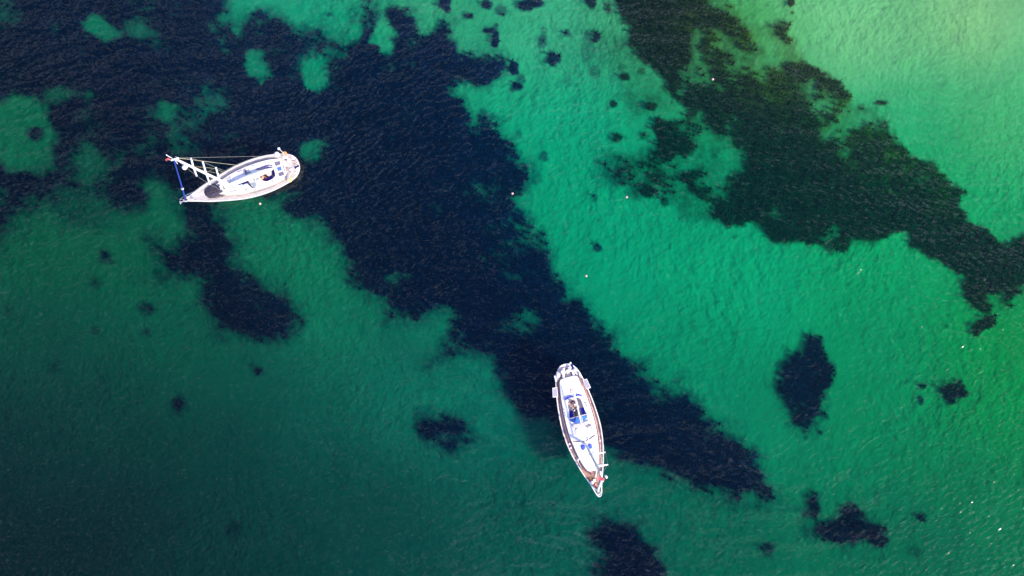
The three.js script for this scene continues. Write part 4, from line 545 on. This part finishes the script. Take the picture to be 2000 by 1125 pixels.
  for (const x of [-0.12, -0.36]) mesh('raft_strap', box(x, 1.95, -1.03, 0.06, 0.28, 0.17, 0.1), M.black, B);
  for (const [a, b] of [[[0.86, 1.26], [1.1, 0.6]], [[1.12, 0.42], [1.17, 0.08]], [[1.14, -0.1], [1.1, -0.36]], [[1.08, -0.5], [0.82, -1.18]]]) { const d = V(b[0] - a[0], 0, b[1] - a[1]); mesh('saloon_window', box((a[0] + b[0]) / 2, 1.81, (a[1] + b[1]) / 2, d.length(), 0.06, 0.1, -Math.atan2(d.z, d.x), 0.015), M.smoke, B); }
  for (const [x, z, w, d, t] of [[2.14, 1.0, 0.34, 0.17, 0.12], [2.62, 0.88, 0.34, 0.17, 0.2], [2.13, -0.96, 0.34, 0.17, -0.12], [2.62, -0.84, 0.34, 0.17, -0.2]]) { const c = Math.cos(t), s = Math.sin(t); opening(B, [[1, 1], [1, -1], [-1, -1], [-1, 1]].map(([a, b]) => [x + a * w / 2 * c + b * d / 2 * s, z - a * w / 2 * s + b * d / 2 * c]), 1.79, 'deck_hatch', M.smoke); }
  opening(B, [[3.62, 0.26], [4.02, 0.16], [4.0, -0.04], [3.62, 0.04]], 1.79, 'deck_hatch', M.smoke);
  mesh('hand_rail', rod([4.15, 1.84, 0.2], [4.1, 1.84, -0.3], 0.018), M.steel, B);
  const sk = opening(B, [[-4.78, 0.25], [-4.74, -0.2], [-4.24, -0.17], [-4.27, 0.28]], 1.79, 'skylight', M.pink); mesh('vent_cap', new THREE.CylinderGeometry(0.08, 0.1, 0.06, 18).translate(-4.5, 1.86, 0.04), M.white, sk);
  for (const [x, z] of [[1.72, 0.36], [1.8, -0.36]]) mesh('canvas_bag', [ball(x, 1.86, z, 0.24, 0.55), ball(x + 0.14, 1.85, z * 1.1, 0.2, 0.5)], std(0.05, 0.10, 0.5, 0.85), B);
  for (const [x, z] of [[-2.7, 1.28], [-2.3, 1.3], [-2.8, -1.16], [-2.5, -1.2], [1.1, 0.35], [0.95, -0.4]]) winch(x, 1.79, z, B);
  // mast, boom, rigging
  const mast = mesh('mast', (() => { const g = new THREE.CylinderGeometry(0.10, 0.14, 23.6, 18); g.scale(1.25, 1, 0.95); g.translate(1.44, 1.8 + 11.8, 0.04); return g; })(), M.alu, B);
  for (const [y, w] of [[11.3, 1.46], [19.7, 1.0]]) for (const s of [1, -1]) mesh('spreader', [rod([1.42, y, 0.05 * s], [1.58, y + 0.05, w * s], 0.07, 0.06, 10), rod([1.62, y - 0.3, 0.05 * s], [1.6, y, w * s], 0.05, 0.045, 10)], M.white, mast);
  mesh('masthead_crane', [box(1.5, 25.4, 0.04, 0.8, 0.16, 0.16, 0, 0.04), rod([1.2, 25.4, 0], [1.15, 26.2, 0], 0.014), box(1.75, 25.1, -0.34, 0.26, 0.5, 0.2, 0.2, 0.08), box(1.9, 25.2, 0.1, 0.4, 0.2, 0.26, 0.3, 0.08)], M.white, mast);
  mesh('flag', (() => { const g = new THREE.PlaneGeometry(0.5, 0.3, 6, 3), p = g.attributes.position; for (let i = 0; i < p.count; i++) p.setZ(i, 0.05 * Math.sin(p.getX(i) * 12)); g.rotateX(-1.1); g.rotateY(1.2); g.translate(1.78, 25.5, 0.12); g.computeVertexNormals(); return g; })(), std(0.66, 0.08, 0.10, 0.8, { side: THREE.DoubleSide }), mast);
  const boom = mesh('boom', rod([1.2, 2.9, 0.04], [-4.35, 3.0, -0.16], 0.09, 0.08, 14), M.sail, B);
  mesh('topping_lift', tube([[-4.3, 3.05, -0.16], [1.3, 25.3, 0.04]], 0.01), M.wire, B);
  mesh('mainsheet', [rod([-2.7, 2.9, -0.1], [-3.75, 1.82, -0.1], 0.016), rod([-2.8, 2.9, -0.1], [-3.75, 1.82, 0.1], 0.016)], M.rope, B);
  mesh('furled_headsail', rod([6.55, 2.0, 0], [1.85, 25.0, 0.04], 0.13, 0.075, 12), M.sail, B);
  mesh('furling_drum', [new THREE.CylinderGeometry(0.15, 0.15, 0.2, 18).translate(6.58, 1.75, 0)], M.black, B);
  mesh('furled_staysail', rod([5.2, 1.85, -0.1], [1.6, 19.6, 0.04], 0.09, 0.05, 12), M.sail, B);
  for (const s of [1, -1]) {
    mesh('shroud', [tube([[1.42, 25.2, 0.03 * s], [1.58, 19.75, 0.98 * s]], 0.012), tube([[1.58, 19.75, 0.98 * s], [1.58, 11.35, 1.44 * s]], 0.012), tube([[1.58, 11.35, 1.44 * s], [1.5, sheer(1.5) + 0.1, 1.86 * s]], 0.014), tube([[1.42, 19.6, 0.05 * s], [1.58, 11.35, 1.44 * s]], 0.012), tube([[1.42, 11.2, 0.06 * s], [2.1, sheer(2) + 0.1, 1.74 * s]], 0.014), tube([[1.42, 11.2, 0.06 * s], [0.8, sheer(0.8) + 0.1, 1.94 * s]], 0.014)], M.wire, B);
    mesh('backstay', tube([[1.1, 25.3, 0.02 * s], [-7.1, 1.5, 0.8 * s]], 0.012), M.wire, B);
  }
  mesh('halyard', [tube([[1.4, 20, -0.1], [2.5, sheer(2.5) + 0.1, -1.6]], 0.018), tube([[1.4, 12, -0.1], [3.4, sheer(3.4) + 0.1, -1.3]], 0.018)], M.rope, B);
  lifelines(B, half, sheer, 5.2, -5.4, 8, 0.72, 0.1);
  for (const s of [1, -1]) mesh('deck_line', tube([[4.0, sheer(4) + 0.06, 1.12 * s], [1.5, sheer(1.5) + 0.06, 1.6 * s], [-1, sheer(0) + 0.06, 1.72 * s], [-3.4, sheer(0) + 0.06, 1.62 * s]], 0.028), M.sail, B);
  mesh('pulpit', [tube([[5.2, sheer(5.2) + 0.72, 0.84], [6.3, 2.2, 0.5], [7.15, 2.15, 0.24], [7.38, 2.12, 0.0], [7.15, 2.15, -0.24], [6.3, 2.2, -0.5], [5.2, sheer(5.2) + 0.72, -0.84]], 0.035), tube([[6.2, 1.85, 0.5], [7.05, 1.82, 0.2], [7.2, 1.82, 0], [7.05, 1.82, -0.2], [6.2, 1.85, -0.5]], 0.026), ...[0.5, -0.5].map((z) => rod([6.25, sheer(6), z * 0.9], [6.3, 2.2, z], 0.022)), ...[0.22, -0.22].map((z) => rod([6.8, sheer(6.8), z * 0.4], [7.15, 2.15, z], 0.022))], M.white, B);
  mesh('bow_platform', [slab([[7.2, 0.16], [7.25, 0], [7.2, -0.16], [6.4, -0.2], [6.4, 0.2]], sheer(6.8) + 0.0, 0.06, 0.015)], M.teakTan, B);
  mesh('anchor', [rod([6.6, sheer(6.8) + 0.12, 0.04], [7.3, sheer(6.8) + 0.08, 0.04], 0.035), box(7.3, sheer(6.8) - 0.05, 0.04, 0.12, 0.3, 0.32, 0, 0.03, 0.5)], M.wire, B);
  mesh('windlass', [box(5.6, sheer(5.6) + 0.1, 0.1, 0.34, 0.2, 0.3, 0, 0.05)], M.white, B);
  mesh('chain_locker_lid', [box(5.35, sheer(5.4) + 0.02, 0.36, 0.5, 0.03, 0.5, 0.2)], M.teakBrown, B);
  for (const [x, z] of [[2.98, 1.28], [1.05, 1.74], [1.5, 1.7], [1.52, -1.62]]) mesh('deck_vent', [rod([x, sheer(x), z], [x, sheer(x) + 0.22, z], 0.07, 0.06), ball(x + 0.03, sheer(x) + 0.24, z, 0.1)], M.white, B);
  for (const s of [1, -1]) for (const X of [-4.9, -2.2, 0.4, 3.2]) mesh('cleat', [rod([X - 0.14, sheer(X) + 0.24, (at(half, X) - 0.06) * s], [X + 0.14, sheer(X) + 0.24, (at(half, X) - 0.06) * s], 0.025), rod([X, sheer(X) + 0.1, (at(half, X) - 0.06) * s], [X, sheer(X) + 0.24, (at(half, X) - 0.06) * s], 0.025)], M.steel, B);
  // solar panels on the rails, aft deck
  for (const pts of [[[-5.35, 1.98], [-5.3, 1.46], [-4.25, 1.64], [-4.34, 2.2]], [[-5.35, -1.42], [-5.38, -1.9], [-4.32, -2.08], [-4.27, -1.57]]]) {
    const p = mesh('solar_panel', slab(pts, 2.18, 0.04, 0.01), M.white, B);
    const a = (t, s) => [lerp(lerp(pts[0][0], pts[3][0], t), lerp(pts[1][0], pts[2][0], t), s), lerp(lerp(pts[0][1], pts[3][1], t), lerp(pts[1][1], pts[2][1], t), s)];
    for (let k = 0; k < 8; k++) for (let q = 0; q < 4; q++) { const t0 = 0.06 + k * 0.11, s0 = 0.08 + q * 0.21; mesh('cell', slab([a(t0, s0), a(t0 + 0.104, s0), a(t0 + 0.104, s0 + 0.2), a(t0, s0 + 0.2)], 2.216, 0.006), M.cellPale, p); }
    mesh('bracket', [rod([pts[1][0], 1.3, pts[1][1] * 0.97], [...a(0.2, 0.5).slice(0, 1), 2.18, a(0.2, 0.5)[1]], 0.02), rod([pts[2][0], 1.3, pts[2][1] * 0.97], [a(0.8, 0.5)[0], 2.18, a(0.8, 0.5)[1]], 0.02)], M.steel, p);
  }
  mesh('aft_bench', slab(curve([[-7.18, 0.84], [-7.0, 0.66], [-6.06, 0.98], [-5.94, 1.28], [-6.4, 1.2], [-6.8, 1.04]], 30, true), 1.22, 0.3, 0.04), M.beige, B);
  mesh('aft_bench', slab(curve([[-7.0, -0.82], [-6.8, -0.72], [-6.04, -0.92], [-5.84, -1.3], [-6.3, -1.24], [-6.8, -1.04]], 30, true), 1.22, 0.3, 0.04), M.beige, B);
  mesh('aft_seat', slab([[-6.5, 0.14], [-6.1, 0.2], [-6.08, -0.4], [-6.5, -0.36]], 1.22, 0.14, 0.03), M.beige, B);
  const tr = mesh('transom_deck', slab(curve([[-6.95, 0.98], [-7.2, 0.78], [-7.38, 0.5], [-7.46, 0], [-7.38, -0.5], [-7.2, -0.78], [-6.95, -0.98], [-7.02, -0.4], [-7.04, 0.4]], 40, true), 1.24, 0.1, 0.03), M.gel, B);
  for (let k = 0; k < 10; k++) mesh('slat', box(-7.24 + 0.004 * (k - 5) ** 2, 1.345, 0.5 - k * 0.1, 0.17, 0.02, 0.05, 0, 0.006), k % 3 ? M.teakTan : M.teakRed, tr);
  mesh('outboard_motor', [box(-6.72, 1.75, 0.42, 0.5, 0.36, 0.5, 0.1, 0.14), box(-6.3, 1.55, 0.45, 0.5, 0.26, 0.3, -0.25, 0.12), rod([-6.75, 1.5, 0.45], [-6.8, 1.25, 0.45], 0.08), box(-7.0, 1.5, 0.26, 0.22, 0.18, 0.34, 0, 0.07)], M.white, B);
  mesh('covered_bundle', [box(-6.7, 1.6, -0.22, 0.36, 0.3, 0.6, 0.1, 0.13), box(-6.36, 1.55, -0.62, 0.66, 0.24, 0.24, 0.1, 0.11), box(-6.95, 1.5, -0.4, 0.26, 0.2, 0.4, 0.2, 0.08)], M.white, B);
  mesh('stern_lamp', [rod([-7.42, 1.3, -0.55], [-7.48, 2.0, -0.62], 0.05), ball(-7.48, 2.02, -0.62, 0.11)], M.white, B);
  mesh('ensign', (() => { const g = new THREE.PlaneGeometry(0.62, 0.3, 8, 4), p = g.attributes.position; for (let i = 0; i < p.count; i++) p.setZ(i, 0.06 * Math.sin(p.getX(i) * 11 + p.getY(i) * 4)); g.rotateX(-1.0); g.rotateY(0.35); g.translate(-7.05, 1.95, -0.72); g.computeVertexNormals(); return g; })(), std(0.03, 0.025, 0.2, 0.85, { side: THREE.DoubleSide }), B);
  mesh('fairlead', ball(-7.0, 1.46, 0.98, 0.07), M.black, B);
}
{                                                           // what lies and sits on the lower yacht
  const put = (name, x, y, z, label, cat) => tag(base(name, onBoat(cruiser, x, y, z), turn2), label, cat);
  const f1 = put('fender', -5.9, 1.62, -1.32, 'white fender lashed to the port quarter rail of the lower yacht', 'fender'); const fg = new THREE.CapsuleGeometry(0.1, 0.5, 6, 14); fg.rotateZ(Math.PI / 2 - 0.2); mesh('fender_body', fg, mats.white, f1); mesh('eye', rod([0.32, 0.06, 0], [0.4, 0.08, 0], 0.03), mats.black, f1);
  const f2 = put('fender', -6.2, 1.62, 1.4, 'white fender lashed to the starboard quarter rail of the lower yacht', 'fender'); const fh = new THREE.CapsuleGeometry(0.1, 0.55, 6, 14); fh.rotateZ(Math.PI / 2); mesh('fender_body', fh, mats.white, f2); mesh('eye', rod([0.36, 0, 0], [0.44, 0.02, 0], 0.03), mats.black, f2);
  const coil = put('rope_coil', 5.0, 1.36, -0.3, 'coiled tan mooring rope on the foredeck of the lower yacht', 'rope'); for (let k = 0; k < 3; k++) { const t = new THREE.TorusGeometry(0.2 - k * 0.03, 0.03, 6, 26); t.rotateX(Math.PI / 2); t.translate(0, 0.08 + k * 0.045, 0); mesh('turn', t, mats.rope, coil); }
  person('person in a plum top sitting at the after end of the lower yacht cockpit', onBoat(cruiser, -3.28, 1.32, 0.2), turn2, { knee: [0.40, 0.12, 0.15], foot: [0.52, -0.24, 0.12], lean: 0.6, handL: [0.36, 0.2, -0.2], handR: [0.3, 0.24, 0.24], top: mats.plum, bottom: mats.plum });
  person('dark-haired person in a white shirt sitting by the lower yacht cockpit footwell', onBoat(cruiser, -2.45, 1.3, 0.44), turn2 - Math.PI * 0.4 + Math.PI, { knee: [0.40, 0.10, 0.13], foot: [0.46, -0.3, 0.12], lean: -0.8, handL: [0.34, 0.2, -0.16], handR: [0.34, 0.2, 0.16], top: mats.shirt, bottom: mats.shorts });
  person('person in a pale sun hat sitting on the foredeck of the lower yacht', onBoat(cruiser, 5.72, 1.62, 0.42), turn2 + 0.5, { knee: [0.36, 0.34, 0.14], foot: [0.58, 0.02, 0.12], lean: 0.9, handL: [0.3, 0.36, -0.14], handR: [0.3, 0.36, 0.14], top: mats.shirt, bottom: mats.navy, hat: mats.hat });
}

// ------------------------------------------------------------ small floats drifting on the water
{
  const float = (x, z, label) => { const o = base('float', [x, 0.05, z]); mesh('ball', ball(0, 0, 0, 0.13, 0.85), mats.float, o); const t = new THREE.TorusGeometry(0.05, 0.015, 6, 14); t.translate(0, 0.14, 0); mesh('eye', t, mats.white, o); return tag(o, label, 'float', 'small pink floats on the water'); };
  float(-29.8, -13.66, 'small pink float just below the hull of the upper sloop');
  float(21.05, -27.6, 'small pink float over the dark seagrass belt at the top');
  float(6.8, -5.51, 'small pink float on turquoise water right of the large meadow edge');
  float(11.35, -14.34, 'small pink float on turquoise water below the scattered clumps');
  float(-1.43, -14.77, 'small pink float over the right edge of the large dark meadow');
}
renderer.render(scene, camera);
